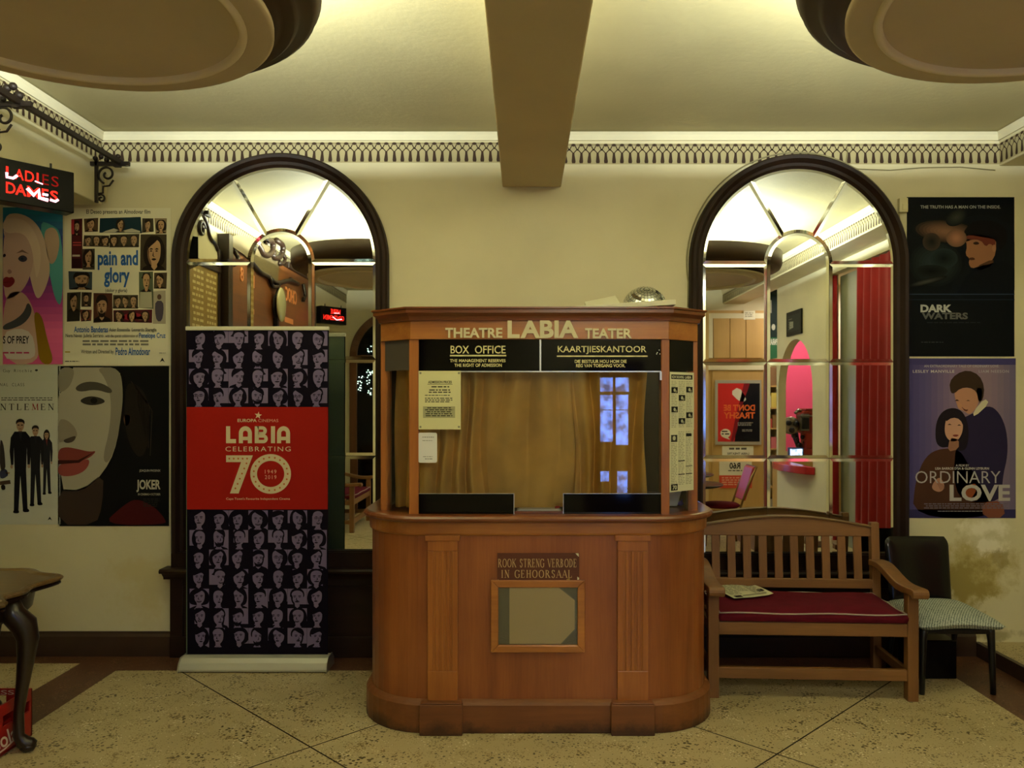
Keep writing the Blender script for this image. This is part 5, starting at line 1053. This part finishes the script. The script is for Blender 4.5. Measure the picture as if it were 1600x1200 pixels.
# ------------------------------------------------------------------ shaped side table and drinks crate
W_tab = wood('table_top_wood', '#46321a', '#7d6236', 'x', .28, .3, 10); W_tabd = wood('table_dark_wood', '#120c09', '#2a1c12', 'z', .3, .25)
tx, ty = -2.885, 3.45
tb = thing('side_table', (tx, ty, 0), 'dark carved side table with scalloped top and bent legs at the left edge', 'table')
def tout(sc_, k=.040):
    p = []
    for i in range(160):
        a = 2*math.pi*i/160; c_, s_ = abs(math.cos(a)), abs(math.sin(a)); r = 1/((c_/.60)**3.2+(s_/.78)**3.2)**(1/3.2)
        r += k*math.cos(16*a)*.6+k*.7*math.cos(8*a); p.append((tx+r*sc_*math.cos(a), ty+r*sc_*math.sin(a)))
    return p
m = MB(); ring(m, [(tout(.955), .722), (tout(.995), .726), (tout(1.0), .736), (tout(.985), .744), (tout(.96), .746), (tout(.93), .738), (tout(.90), .738)]); m.build('top', W_tab, tb)
m = MB(); ring(m, [(tout(.95), .70), (tout(.985), .706), (tout(.985), .714), (tout(.95), .722)]); m.build('lower_moulding', W_tabd, tb)
m = MB(); ring(m, [(tout(.86, .004), .60), (tout(.88, .004), .615), (tout(.90, .004), .702)]); m.build('apron', W_tabd, tb)
for dx, dy in ((.57, .23), (.12, .69), (-.57, -.23), (-.12, -.69)):
    L = math.hypot(dx, dy); u = V((dx/L, dy/L, 0)); c = V((tx, ty, 0)); f = lambda r, z: c+u*r+V((0, 0, z))
    m = MB(); m.tube([f(L-.05, .70), f(L-.03, .64), f(L+.015, .585), f(L+.03, .52), f(L+.022, .42), f(L+.008, .30), f(L-.006, .18), f(L-.006, .08), f(L+.012, .045), f(L+.04, .03), f(L+.06, .022)],
                     [.046, .052, .056, .047, .036, .027, .022, .024, .032, .032, .022], 14); m.ball(f(L+.03, .024), .036, 0, 14, 10, sz=.66)
    m.build('leg', W_tabd, tb)
M_red = mat('crate_red', '#931a18', .35, .4)
X0, X1, Y0, Y1, H = -2.755, -2.36, 3.25, 3.845, .238; t = thing('drinks_crate', ((X0+X1)/2, (Y0+Y1)/2, 0), 'red plastic drinks crate with white script under the side table', 'crate')
m = MB(); w_ = .012
for (a, b, c_, d_) in ((X1-w_, Y0, X1, Y1), (X0, Y0, X0+w_, Y1)):      # long walls with hand slots
    m.box(a, b, .012, c_, d_, .135); m.box(a, b, .185, c_, d_, H); k = 5; seg = (d_-b)/k
    for i in range(k+1): yy = b+seg*i; m.box(a, max(b, yy-.022), .13, c_, min(d_, yy+.022), .19)
for (b, d_) in ((Y0, Y0+w_), (Y1-w_, Y1)): m.box(X0, b, .012, X1, d_, .16); m.box(X0, b, .205, X1, d_, H); m.box(X0, b, .155, X0+.12, d_, .21); m.box(X1-.12, b, .155, X1, d_, .21)
m.box(X0, Y0, .01, X1, Y1, .024)
m.build('shell', M_red, t, bevel=.003)
m = MB()
for i in range(1, 6): m.box(X0+w_, Y0+i*(Y1-Y0)/6-.003, .024, X1-w_, Y0+i*(Y1-Y0)/6+.003, .10)
for i in range(1, 4): m.box(X0+i*(X1-X0)/4-.003, Y0+w_, .024, X0+i*(X1-X0)/4+.003, Y1-w_, .10)
m.build('bottle_divider', M_red, t)
s = Sheet(lambda u, v, d: V((X1+.001+d, u, v))); s.text('Coca-Cola', 3.30, .118, 3.735, .042, '#d8c8bc', .012, slant=.35); s.strip([(3.36, .036), (3.5, .028), (3.64, .034), (3.72, .05)], .008, '#d8c8bc'); s.build('script_print', t)
s = Sheet(lambda u, v, d: V((u, Y1-w_-d-.001, v))); s.text('CLASS', -2.64, .232, -2.44, .210, '#c9a99c', .01); s.build('rim_print', t)
# ------------------------------------------------------------------ the side of the hall that shows in the mirrors
MY = 5.087
def RV(px, py, Yv): p = P(px, py, Yv); return V((p.x, 2*MY-Yv, p.z))
def onX(px, X): return 2*MY-X*F/(px-VX)              # real depth of a point of the plane X seen at px in a mirror
def zX(px, py, X): return EYE-(py-VY)*(X*F/(px-VX))/F
W_brd = wood('board_brown_wood', '#5e351a', '#8a5226', 'y', .45, .1, 9); W_mold = wood('moulding_dark_wood', '#1c120b', '#352316', 'z', .35, .1); M_gilt = mat('gilt_paint', '#8f7434', .55, .3, var=.15, vscale=12); M_letg = mat('worn_gold_letters', '#c9b478', .6)
M_copper = mat('copper_letters', '#d98a55', .4, .4); M_pale = mat('pale_board', '#cfc7a4', .6, .3)
# board of names hung from the left beam
X = -2.64; y0, y1 = 3.18, onX(293, X); z0, z1 = 2.10, 2.74
t = thing('honours_board', (X-.02, (y0+y1)/2, z0), 'gilt board of names with dark carved crest, seen in the left mirror', 'notice board')
MB().box(X-.035, y0+.05, z0+.05, X-.012, y1-.05, z1).build('name_panel', M_gilt, t)
m = MB(); m.box(X-.04, y0, z0, X, y0+.055, 2.95); m.box(X-.04, y1-.055, z0, X, y1, 2.86); m.box(X-.04, y0, z0, X, y1, z0+.055); m.box(X-.04, y0, z1, X+.004, y1, z1+.05); m.build('frame', W_mold, t, bevel=.005)
s = Sheet(lambda u, v, d: V((X-.011+d, u, v))); ym = (y0+y1)/2
for c in range(2):
    a = y0+.09+c*(y1-y0-.16)/2; b = a+(y1-y0-.16)/2-.05
    R = random.Random(80+c)
    for k in range(11):
        z = 2.70-k*.05; L = b-a; u = a
        while u < b-.02: wl = R.uniform(.03, .08); s.rect(u, z, min(b, u+wl), z-.022, M_letg); u += wl+.018
s.build('lettering', t)
cr = [(y1-.02, z1+.05), (y1-.02, 3.0), (y1-.12, 3.08), (y1-.16, 3.18), (y1-.22, 3.14), (y1-.30, 3.19), (y1-.42, 3.10), (y1-.46, 3.0), (y1-.60, 2.98), (y0+.05, 2.9), (y0+.05, z1+.05)]
m = MB(); m.prism(smooth(cr, 2), lambda u, v, d: V((d, u, v)), X-.035, X-.015); m.build('crest', M_pale, t)
m = MB(); m.tube([V((X-.008, u, v)) for u, v in smooth(cr[1:-1], 2, True)[:-6]], .018, 8); m.tube([V((X, y1-.28+p.x*.9, 3.04+p.z)) for p in spiral((0, 0), .015, .07, 1.4, .4, 0)], .016, 8); m.build('carved_scroll', W_mold, t)
# big price board with carved crest
X = -2.58; ya, yb = onX(494, X), onX(358, X); z0 = 2.0
t = thing('price_board', (X-.05, (ya+yb)/2, z0), 'large brown wooden price board with carved crest, seen in the left mirror', 'price board')
MB().box(-2.684, ya+.05, z0+.03, X-.03, yb-.05, 3.10).build('panel', W_brd, t)
m = MB(); m.box(-2.684, ya, z0, X, ya+.07, 3.17); m.box(-2.684, yb-.10, z0, X, yb, 3.10); m.box(-2.684, ya, z0, X, yb, z0+.06); m.box(-2.684, ya, 3.10, X, ya+1.15, 3.17); m.build('frame', W_mold, t, bevel=.006)
up = [(366, 340), (366, 386), (387, 400), (398, 414), (409, 427), (421, 432), (428, 440), (437, 444), (449, 439), (458, 440), (472, 447)]
cv = [(onX(a, X), zX(a, b, X)) for a, b in up[1:]]
m = MB(); m.prism(smooth([(yb-.10, cv[0][1])]+cv[:7]+[(cv[6][0]-.02, 3.19), (cv[2][0], 3.20), (yb-.10, 3.12)], 2), lambda u, v, d: V((d, u, v)), X-.035, X-.012); m.build('crest', wood('crest_grey_brown', '#5c503a', '#7d7050', 'y', .3, .2), t)
m = MB(); m.tube([V((X-.012, a, b)) for a, b in smooth(cv, 2, True)[4:-4]], .026, 8)
for pp, r in (([(403, 380), (409, 396), (418, 401), (425, 396), (427, 384), (424, 376), (418, 378)], .03), ([(432, 376), (441, 380), (443, 394), (436, 404), (428, 404), (426, 398)], .03), ([(440, 392), (446, 402), (444, 412), (436, 414)], .022), ([(421, 432), (424, 446), (430, 450), (436, 446)], .02), ([(437, 444), (434, 456), (430, 470)], .018), ([(474, 445), (478, 460), (474, 472)], .02), ([(366, 392), (372, 400), (370, 410), (365, 416)], .02)):
    q = [(onX(a, X), zX(a, b, X)) for a, b in pp]; q = q[:1]+smooth(q, 2, True)[3:-4]+q[-1:]; m.tube([V((X+.0, a, b)) for a, b in q], r, 8)
m.build('carved_scroll', W_mold, t)
s = Sheet(lambda u, v, d: V((X-.029, u, v))+V((d, 0, 0)))
for tx_, pa, pb, ta, tb_ in (('CHOC', 467, 449, 452, 474), ('B', 401.5, 396, 430, 450), ('8', 385, 380, 418, 440)):
    s.text(tx_, onX(pa, X), zX((pa+pb)/2, ta, X), onX(pb, X), zX((pa+pb)/2, tb_, X), M_copper, .02, depth=.006)
for pa, pb, ta in ((462, 449, 500), (402, 395, 484)): s.rect(onX(pa, X), zX(pa, ta, X), onX(pb, X), zX(pa, ta+8, X), M_copper)
s.build('lettering', t)
yo = onX(433, X); zo = zX(433, 477, X); o = thing('oval_wall_lamp', (X+.02, yo, zo-.22), 'pale oval glass lamp on the brown price board', 'wall lamp')
m = MB(); m.ball((X+.045, yo, zo), .19, 0, 24, 16, sx=.16, sy=.75, sz=.95); m.build('glass', mat('pale_glass', '#b9b48a', .08, .6), o)
m = MB(); m.ball((X-.005, yo, zo-.02), .10, 0, 16, 10, sx=.28, sz=1.4); m.box(X-.03, yo-.03, zo-.24, X+.01, yo+.03, zo-.14); m.build('mount', M_iron, o)

# wall behind the photographer with an arched door and a glazed door
WF = BACK; wv = 2*MY-BACK
M_fw = plaster('front_wall_plaster', CREAM)
m = MB(); m.box(XL-.1, BACK-.15, 0, XR+.1, BACK, CEIL); struct(m.build('wall_front', M_fw))
W_door = wood('door_brown_wood', '#4a2c16', '#6e4322', 'z', .4, .15); M_night = mat('night_glass', '#04060a', .06, .5)
dx, zs, Ro = -1.93, 2.33, .70
t = bpy.data.objects.new('door_1', None); C.objects.link(t); t.location = (dx, BACK, 0); struct(t, 'arched brown door with dark glass, seen in the left mirror')
arc = lambda r, n=24: [(dx-r*math.cos(math.pi*k/n), zs+r*math.sin(math.pi*k/n)) for k in range(n+1)]
m = MB(); o_ = arc(Ro); i_ = arc(Ro-.11); fy = lambda u, v, d: V((u, d, v))
for k in range(24): m.prism([o_[k], o_[k+1], i_[k+1], i_[k]], fy, BACK, BACK+.06)
m.box(dx-Ro, BACK, 0, dx-Ro+.11, BACK+.06, zs); m.box(dx+Ro-.11, BACK, 0, dx+Ro, BACK+.06, zs); m.box(dx-Ro, BACK, zs-.10, dx+Ro, BACK+.06, zs+.02); m.box(dx-.05, BACK, 0, dx+.05, BACK+.055, zs)
m.build('door_frame', W_door, t, bevel=.005)
m = MB(); m.prism([(dx-Ro+.05, .02)]+arc(Ro-.06)+[(dx+Ro-.05, .02)], fy, BACK+.002, BACK+.02); m.build('pane', M_night, t)
fl_ = thing('fairy_lights', (dx-.45, BACK+.03, 1.8), 'white fairy lights hanging in the arched door, seen in the left mirror', 'fairy lights')
R = random.Random(9); mg = glow('fairy_white', '#d8ffe8', 9); pts = []
for k in range(40):
    px_, py_ = (R.uniform(560, 568), R.uniform(586, 612)) if k < 12 else (R.uniform(574, 584), R.uniform(578, 618)) if k < 32 else (R.uniform(575, 584), R.uniform(538, 556))
    p = RV(px_, py_, wv-.05); pts.append(p)
m = MB(); m.tube(sorted(pts[:32], key=lambda p: (round(p.x, 1), p.z)), .002, 4); m.build('wire', M_blkm, fl_)
first = None
for p in pts:
    if first is None: b_ = MB(); b_.ball(p, .006, 0, 8, 6); first = b_.build('bulb', mg, fl_); fp = V(p)
    else: c = first.copy(); C.objects.link(c); c.parent = fl_; c.location = p-fp
gw = 2*(GF+.004)-BACK
t = bpy.data.objects.new('door_2', None); C.objects.link(t); t.location = (1.13, BACK, 0); struct(t, 'brown double door with lit street panes, mirrored in the booth window')
GX = lambda px: PX(px, gw); GZ = lambda py: PZ(py, gw)
m = MB(); m.box(GX(915), BACK, 0, GX(1003), BACK+.03, 2.15); m.build('door_leaf', W_door, t, bevel=.004)
Mb = glow('street_lit_pane', '#6f9cff', 12, .75, 9)
for a, b, c, d in ((937.5, 957, 590, 612), (961.5, 982, 590, 612), (937.5, 957, 617, 640), (962, 981, 617, 640), (937.5, 957, 641, 690), (962, 981, 641, 695), (938, 951, 736, 752), (964, 980, 736, 772)):
    MB().box(GX(a), BACK+.028, GZ(d), GX(b), BACK+.034, GZ(c)).build('pane', Mb, t)
# violet lit shop window beside the cupboard
t = bpy.data.objects.new('window_1', None); C.objects.link(t); t.location = (2.72, BACK, 1.0); struct(t, 'narrow violet lit window, seen in the right mirror')
a, b = RV(1094, 692, wv), RV(1108, 572, wv); MB().box(a.x, BACK, a.z, b.x, BACK+.02, b.z).build('pane', glow('violet_pane', '#8a7ae0', .9, .5, 5), t)
m = MB(); m.box(b.x, BACK, a.z-.05, b.x+.03, BACK+.04, b.z+.05); m.box(a.x-.1, BACK, b.z, b.x+.03, BACK+.04, b.z+.05); m.box(a.x-.1, BACK, a.z-.05, b.x+.03, BACK+.04, a.z); m.build('window_frame', M_pale, t)
# tan cupboard with notices
cvv = 2*MY+1.6; CX = lambda px: PX(px, cvv); CZ = lambda py: PZ(py, cvv)
W_tan = wood('tan_veneer', '#a8854a', '#bd9a5c', 'z', .5, .05, 6)
t = thing('tall_cupboard', ((CX(1108)+CX(1194))/2, -1.8, 0), 'tall tan cupboard with notices on its doors, seen in the right mirror', 'cupboard')
x0, x1 = CX(1108), CX(1194); MB().box(x0, BACK+.01, 0, x1, -1.62, 2.98).build('carcass', W_tan, t)
for k, (a, b) in enumerate(((1115, 1140), (1141, 1165), (1166, 1192))): d = MB().box(CX(a), -1.62, CZ(560), CX(b), -1.60, CZ(498)).build('door', W_tan, t, bevel=.003)
MB().box(CX(1114), -1.62, .05, CX(1193), -1.605, CZ(575)).build('door', W_tan, t, bevel=.003)
m = MB(); m.box(x0, -1.63, CZ(498), x1, -1.60, CZ(490)); m.box(x0, -1.63, CZ(560), CX(1114), -1.60, CZ(498)); m.box(x0, -1.63, CZ(578), x1, -1.59, CZ(571)); m.build('trim', M_pale, t)
cs = lambda u, v, d: V((CX(u), -1.598+d, CZ(v)))
s = Sheet(cs, True); s.base(1112, 562, 1193, 568, '#c0412c'); s.build('red_strip', t)
s = Sheet(cs, True); s.base(1162, 486, 1180, 500, '#d9d4b8'); s.lines(1164, 489, 1178, 497, 3, '#8d8a78', 3); tag(s.build('card'), 'small white card at the top of the tan cupboard', 'card')
s = Sheet(lambda u, v, d: V((CX(u), -1.588+d, CZ(v))), True); s.base(1118, 594, 1190, 695, mat('silver_frame', '#b9b6a4', .35, .5, metal=.5), t=.012); s.up(); s.rect(1122, 599, 1187.5, 690, '#c4302c'); s.up()
s.poly([(1164, 599), (1187.5, 599), (1187.5, 690), (1148, 690), (1152, 655), (1160, 625)], '#1a191c'); s.up(); s.poly([(1163, 599), (1172, 599), (1158, 640), (1152, 672), (1146, 690), (1142, 690), (1150, 650)], '#7a2026')
s.poly([(1141, 613), (1155, 604), (1167, 623), (1163, 628), (1155, 627)], '#d8d2bc', 1); s.up()
s.text("DON'T BE", 1180, 632, 1131, 642, '#dd6a34', .03); s.text('TRASHY', 1180, 644, 1131, 654, '#dd6a34', .03); s.lines(1153, 660, 1178, 666, 3, '#9a9890', 4, ragged=.2); s.lines(1160, 671, 1178, 675, 2, '#9a9890', 5, ragged=.2)
s.poly(ell(1134, 677, 8, 7, 16), '#e3dcc0'); s.poly([(1137, 682), (1141, 687), (1132, 684)], '#e3dcc0'); s.up(); s.lines(1128, 673, 1140, 681, 2, '#2c2a28', 6, ragged=.1)
tag(s.build('framed_poster'), 'red and black framed poster with a white cup on the tan cupboard', 'poster')
s = Sheet(cs, True); s.base(1129, 697, 1178, 713, '#e0dcc4'); s.lines(1140, 699.5, 1168, 704, 1, '#5a584c', 3, ragged=0, wd=.7); s.text('LABIA THEATRE', 1171, 707, 1137, 710.5, '#33322c', .02); tag(s.build('paper_notice'), 'white paper notice directly under the red and black framed poster', 'notice')
s = Sheet(cs, True); s.base(1124, 719, 1175, 762, '#d8d3b8'); s.rect(1124, 742, 1175, 762, '#c24a34'); s.up(); s.text('R60', 1157, 722, 1140, 732, '#22211e', .03); s.lines(1138, 734, 1160, 737, 1, '#44423a', 3, ragged=0); s.lines(1128, 745, 1171, 759, 4, '#d89a80', 4, ragged=.2)
tag(s.build('price_sheet'), 'white and red R60 price sheet low on the tan cupboard', 'notice')

# right wall with an arched serving hatch, grey door and red curtain
RX = 3.35; HY0, HY1, HZ0 = -.33, .91, .80; HR = .62; HS = 1.78
fx = lambda u, v, d: V((d, u, v)); m = MB()
ac = [((HY0+HY1)/2-HR*math.cos(math.pi*k/32), HS+HR*math.sin(math.pi*k/32)) for k in range(33)]
def slab(poly): m.prism(poly, fx, RX, RX+.10)
slab([(-.40, 0), (HY0, 0), (HY0, CEIL), (-.40, CEIL)]); slab([(HY0, 0), (HY1, 0), (HY1, HZ0), (HY0, HZ0)]); slab([(HY1, 0), (1.42, 0), (1.42, CEIL), (HY1, CEIL)])
for k in range(32): a, b = ac[k], ac[k+1]; slab([a, b, (b[0], CEIL), (a[0], CEIL)])
slab([(1.42, 3.02), (3.0, 3.02), (3.0, CEIL), (1.42, CEIL)]); slab([(3.0, 0), (WY, 0), (WY, CEIL), (3.0, CEIL)])
struct(m.build('wall_right', M_wall))
struct(MB().box(XR, BACK, 0, XR+.1, WY, CEIL).build('wall_far_right', M_wall))
struct(MB().box(3.90, BACK, .9, XR, BACK+.02, 2.9).build('wall_pink', mat('pink_paint', '#e0527a', .6, .3)), 'pink painted wall of the kiosk')
struct(MB().box(RX+.11, 1.44, .086, RX+.15, 2.12, 3.0).build('door_3', mat('grey_gloss_paint', '#8c8f7c', .3, .5, bump=.05, bscale=8), bevel=.004), 'grey gloss door beside the red curtain, seen in the right mirror')
M_rc = mat('red_velvet', '#8e1418', .8, .2, var=.1, vscale=5); M_rc.node_tree.nodes['Principled BSDF'].inputs['Sheen Weight'].default_value = .3
def hang(y0, y1, x, z0, z1, nf, amp, seed):
    R = random.Random(seed); p = [R.uniform(0, 6) for _ in range(5)]
    return lambda u, v: V((x+amp*(math.sin(2*math.pi*nf*u+p[0])+.4*math.sin(2*math.pi*nf*2.1*u+p[1]+v))*(1.15-.3*v), y0+(y1-y0)*u+.03*math.sin(2*math.pi*nf*u+p[2])+.05*(1-v)*math.sin(3*u+p[3]), z0+(z1-z0)*v))
m = MB(); m.grid(hang(2.16, 2.98, RX+.02, .10, 3.0, 5, .045, 3), 140, 20); o = m.build('door_curtain', M_rc); tag(o, 'long red velvet curtain beside the black chair, seen in the right mirror', 'curtain', 'red curtains on the right wall')
m = MB(); m.grid(hang(1.40, 1.52, RX+.02, .10, 3.0, 1.5, .03, 4), 40, 16); o = m.build('door_curtain', M_rc); tag(o, 'narrow bunched red curtain left of the grey door', 'curtain', 'red curtains on the right wall')
# red curved shelf under the hatch
pl = [(RX-.001, HY0-.02)]+[(RX-.02-.2*math.sin(math.pi*k/20)**.6, HY0-.02+(HY1-HY0+.10)*k/20) for k in range(21)]+[(RX-.001, HY1+.08)]
m = MB(); m.prism(pl, lambda u, v, d: V((u, v, d)), .79, .88); tag(m.build('serving_shelf', mat('red_lacquer', '#b02a30', .25, .5), bevel=.012, seg=3), 'curved red shelf under the arched hatch', 'shelf')
# kiosk counter, projector, screen, shelf unit with stock
struct(MB().box(3.46, -.95, .0, 4.50, -.42, .90).build('trim_10', W_tan), 'kiosk counter')
kv = 2*MY+.70; KX = lambda px: PX(px, kv); KZ = lambda py: PZ(py, kv); kp = lambda px, py, d=0: V((KX(px), -.70+d, KZ(py)))
t = thing('film_projector', (KX(1248), -.70, .90), 'old film projector with red lamp house on the kiosk counter', 'film projector')
M_met = mat('worn_steel', '#8a8676', .3, .5, metal=.8); M_rl = mat('projector_red', '#8e2a1c', .35, .4)
m = MB(); m.box(KX(1250), -.85, KZ(676), KX(1272), -.55, KZ(641)); m.box(KX(1252), -.86, KZ(641), KX(1274), -.54, KZ(637.5)); m.build('lamp_house', M_rl, t, bevel=.01)
m = MB(); m.box(KX(1246), -.80, .90, KX(1274), -.5, KZ(700)); m.box(KX(1254), -.78, KZ(700), KX(1266), -.56, KZ(676)); m.build('base', M_rl, t, bevel=.01)
m = MB()
m.lathe([(0, -.03), (.115, -.03), (.12, -.02), (.12, .02), (.115, .03), (0, .03)], (0, 0, 0), 28); m.v = [V((KX(1233)+p.x*.9, -.62+p.z*1.6, KZ(664)+p.y)) for p in m.v]; m.build('reel_guard', M_met, t)
for k in range(3):
    m = MB(); a = 2*math.pi*k/3+.4; m.lathe([(0, -.035), (.035, -.035), (.035, .035), (0, .035)], (0, 0, 0), 14); m.v = [V((KX(1233)+.06*math.cos(a)+p.x, -.60+p.z*1.8, KZ(664)+.06*math.sin(a)+p.y)) for p in m.v]; m.build('film_roller', M_blkm, t)
m = MB(); m.box(KX(1245), -.66, KZ(672), KX(1258), -.52, KZ(646)); m.box(KX(1243), -.64, KZ(650), KX(1264), -.5, KZ(648)); m.build('film_gate', M_met, t, bevel=.004)
m = MB(); m.box(KX(1246.5), -.53, KZ(669), KX(1256.5), -.49, KZ(652)); m.build('gate_window', M_blkm, t)
m = MB(); m.tube([kp(1222, 662, .08), kp(1233, 662, .08)], [.045, .03], 14); m.tube([kp(1240, 645, .08), kp(1246, 640, .06), kp(1252, 642, .05)], .022, 10); m.build('lens', M_met, t)
m = MB(); m.tube([kp(1242, 676), kp(1246, 690), kp(1250, 700)], [.05, .035, .04], 12)
for a, b in ((1238, 680), (1244, 686), (1252, 682), (1256, 690), (1248, 694)): m.ball(kp(a, b, .06), .03, 0, 10, 8)
m.build('drive_head', M_blkm, t)
t = thing('small_monitor', (KX(1234), -.52, .90), 'small lit screen at the foot of the film projector', 'monitor')
m = MB(); a, b = kp(1223, 712), kp(1246, 697); m.box(a.x, -.49, .9, b.x, -.44, b.z); m.build('casing', mat('blue_grey_plastic', '#4a5a8a', .4), t, bevel=.005)
MB().box(a.x+.02, -.439, .93, b.x-.02, -.437, b.z-.02).build('screen', glow('screen_glow', '#b8d4ff', 2.5, .6, 30), t)
svv = 2*MY+1.75; SX = lambda px: PX(px, svv); SZ = lambda py: PZ(py, svv)
t = thing('shelf_unit', (SX(1207), -1.8, 0), 'wooden stock shelves in the kiosk beside the pink wall', 'shelf unit')
xa, xb = SX(1195), SX(1215); m = MB(); m.box(xa-.02, BACK+.01, 0, xa, -1.70, SZ(560)); m.box(xb, BACK+.01, 0, xb+.05, -1.70, SZ(560)); m.build('side_panel', M_pale, t)
for y_ in (602, 636, 668, 700, 760, 800): MB().box(xa, BACK+.01, SZ(y_)-.02, xb, -1.70, SZ(y_)).build('shelf', W_tan, t)
R = random.Random(3)
names = ['brown carton on the top kiosk shelf', 'white carton on the second kiosk shelf', 'yellow snack box on the second kiosk shelf', 'red snack box on the third kiosk shelf', 'brown snack box on the third kiosk shelf', 'white carton on the fourth kiosk shelf', 'pink snack box on the fourth kiosk shelf', 'grey carton on the bottom kiosk shelf']
for i, (y_, u0, u1, h, col) in enumerate(((602, .05, .95, .28, '#7a5a38'), (636, .02, .5, .17, '#d8d0b0'), (636, .53, .98, .22, '#cdbb5a'), (668, .05, .6, .14, '#a8483a'), (668, .64, .97, .2, '#8a6a3c'), (700, .04, .44, .2, '#cfc8b4'), (700, .5, .95, .17, '#c06a70'), (800, .05, .9, .2, '#8e8a7c'))):
    o = MB().box(xa+(xb-xa)*u0, -1.95, SZ(y_), xa+(xb-xa)*u1, -1.74, SZ(y_)+h).build('stock_box', mat('stock_'+col[1:], col, .6), bevel=.003); tag(o, names[i], 'box', 'stock boxes in the kiosk')
s = Sheet(lambda u, v, d: V((PX(u, wv), BACK+.004+d, PZ(v, wv))), True); s.base(1196, 452, 1214, 562, '#1d2a26'); s.rect(1196, 528, 1214, 562, '#2c5a3c'); s.up(); s.text('PARASITE', 1214, 530, 1196, 540, '#c9cbb8', .02); s.strip([(1204, 470), (1204, 490)], 2, '#9aa090'); s.poly(ell(1208, 512, 3, 5, 10), '#a8ac98'); s.poly(ell(1201, 500, 2, 8, 10), '#6e766a')
tag(s.build('kiosk_poster'), 'dark green film poster on the wall above the kiosk shelves', 'poster')
X = RX-.002; y0, y1 = onX(1231, RX), onX(1254, RX); z0, z1 = zX(1243, 524, RX), zX(1243, 486, RX)
s = Sheet(lambda u, v, d: V((X-d, u, v)), True); s.base(y0, z0, y1, z1, '#23241f', t=-.02); s.L = 58; s.rect(y0+.05, z0+.05, y1-.05, z1-.05, '#30352f'); s.up(); R = random.Random(4)
for k in range(5): s.rect(y0+.08, z1-.09-k*.03, y0+.08+R.uniform(.1, .26), z1-.1-k*.03, '#77796a')
s.rect(y0+.12, z0+.09, y0+.26, z0+.17, '#a9aa96'); tag(s.build('wall_plaque'), 'dark framed plaque on the cream wall above the red hatch', 'plaque')
# lamp of the kiosk
t = thing('kiosk_lamp', (4.05, -1.0, CEIL), 'square ceiling lamp of the pink kiosk', 'ceiling light'); MB().box(3.85, -1.2, CEIL-.06, 4.25, -.8, CEIL).build('casing', M_pale, t); MB().box(3.87, -1.18, CEIL-.066, 4.23, -.82, CEIL-.06).build('diffuser', glow('kiosk_diffuser', '#fff0e0', 6), t)
lamp('AREA', (4.05, -1.0, CEIL-.08), 34, (1, .88, .82), .36, parent=t, name='kiosk_light')
# red chair and round tables to the right of the photographer
t = thing('cafe_chair', (2.27, .97, 0), 'cafe chair with red padded back and burgundy seat, seen in the right mirror', 'chair')
M_brass = mat('brass_tube', '#8a6a3a', .35, .5, metal=.7); M_redv = mat('red_vinyl', '#b02a2c', .4, .4)
m = MB(); m.lathe([(0, .425), (.19, .425), (.215, .44), (.215, .455), (.18, .475), (0, .48)], (2.27, .97, 0), 32); m.build('seat', M_cush, t)
for y in (.79, 1.15):
    m = MB(); m.tube([(2.50, y, 0), (2.46, y, .25), (2.45, y, .45), (2.53, y, .68), (2.63, y, .90)], .013, 8); m.build('leg', M_brass, t)
    m = MB(); m.tube([(2.06, y+(.04 if y < 1 else -.04), 0), (2.10, y+(.04 if y < 1 else -.04), .43)], .013, 8); m.build('leg', M_brass, t)
m = MB(); m.prism([(2.475, .52), (2.505, .51), (2.635, .87), (2.62, .90), (2.59, .89)], lambda u, v, d: V((u, d, v)), .80, 1.14); m.build('backrest', M_redv, t, bevel=.012)
m = MB(); m.bar((2.625, .78, .895), (2.625, 1.16, .895), .02, .02); m.bar((2.46, .79, .40), (2.46, 1.15, .40), .015, .02); m.build('frame_bar', M_brass, t)
for x, y, z, lab in ((1.83, 1.0, .705, 'small round dark table beside the red cafe chair'), (1.93, .12, .745, 'small round dark table behind the red cafe chair')):
    t = thing('round_table', (x, y, 0), lab, 'table', 'small round cafe tables')
    m = MB(); m.lathe([(0, z-.03), (.43, z-.03), (.45, z-.022), (.45, z-.008), (.43, z), (0, z)], (x, y, 0), 48); m.build('top', W_tabd, t)
    m = MB(); m.lathe([(0, 0), (.22, 0), (.22, .02), (.05, .05), (.035, .1), (.035, z-.06), (.12, z-.03), (0, z-.03)], (x, y, 0), 24); m.build('pedestal', M_blkm, t)
# second bench along the left, facing into the hall
b2 = dup(bench); b2.location = (-2.12, -.38, 0); b2.rotation_euler = (0, 0, math.radians(90)); b2['label'] = 'wooden bench with burgundy cushion by the arched door, seen in the left mirror'
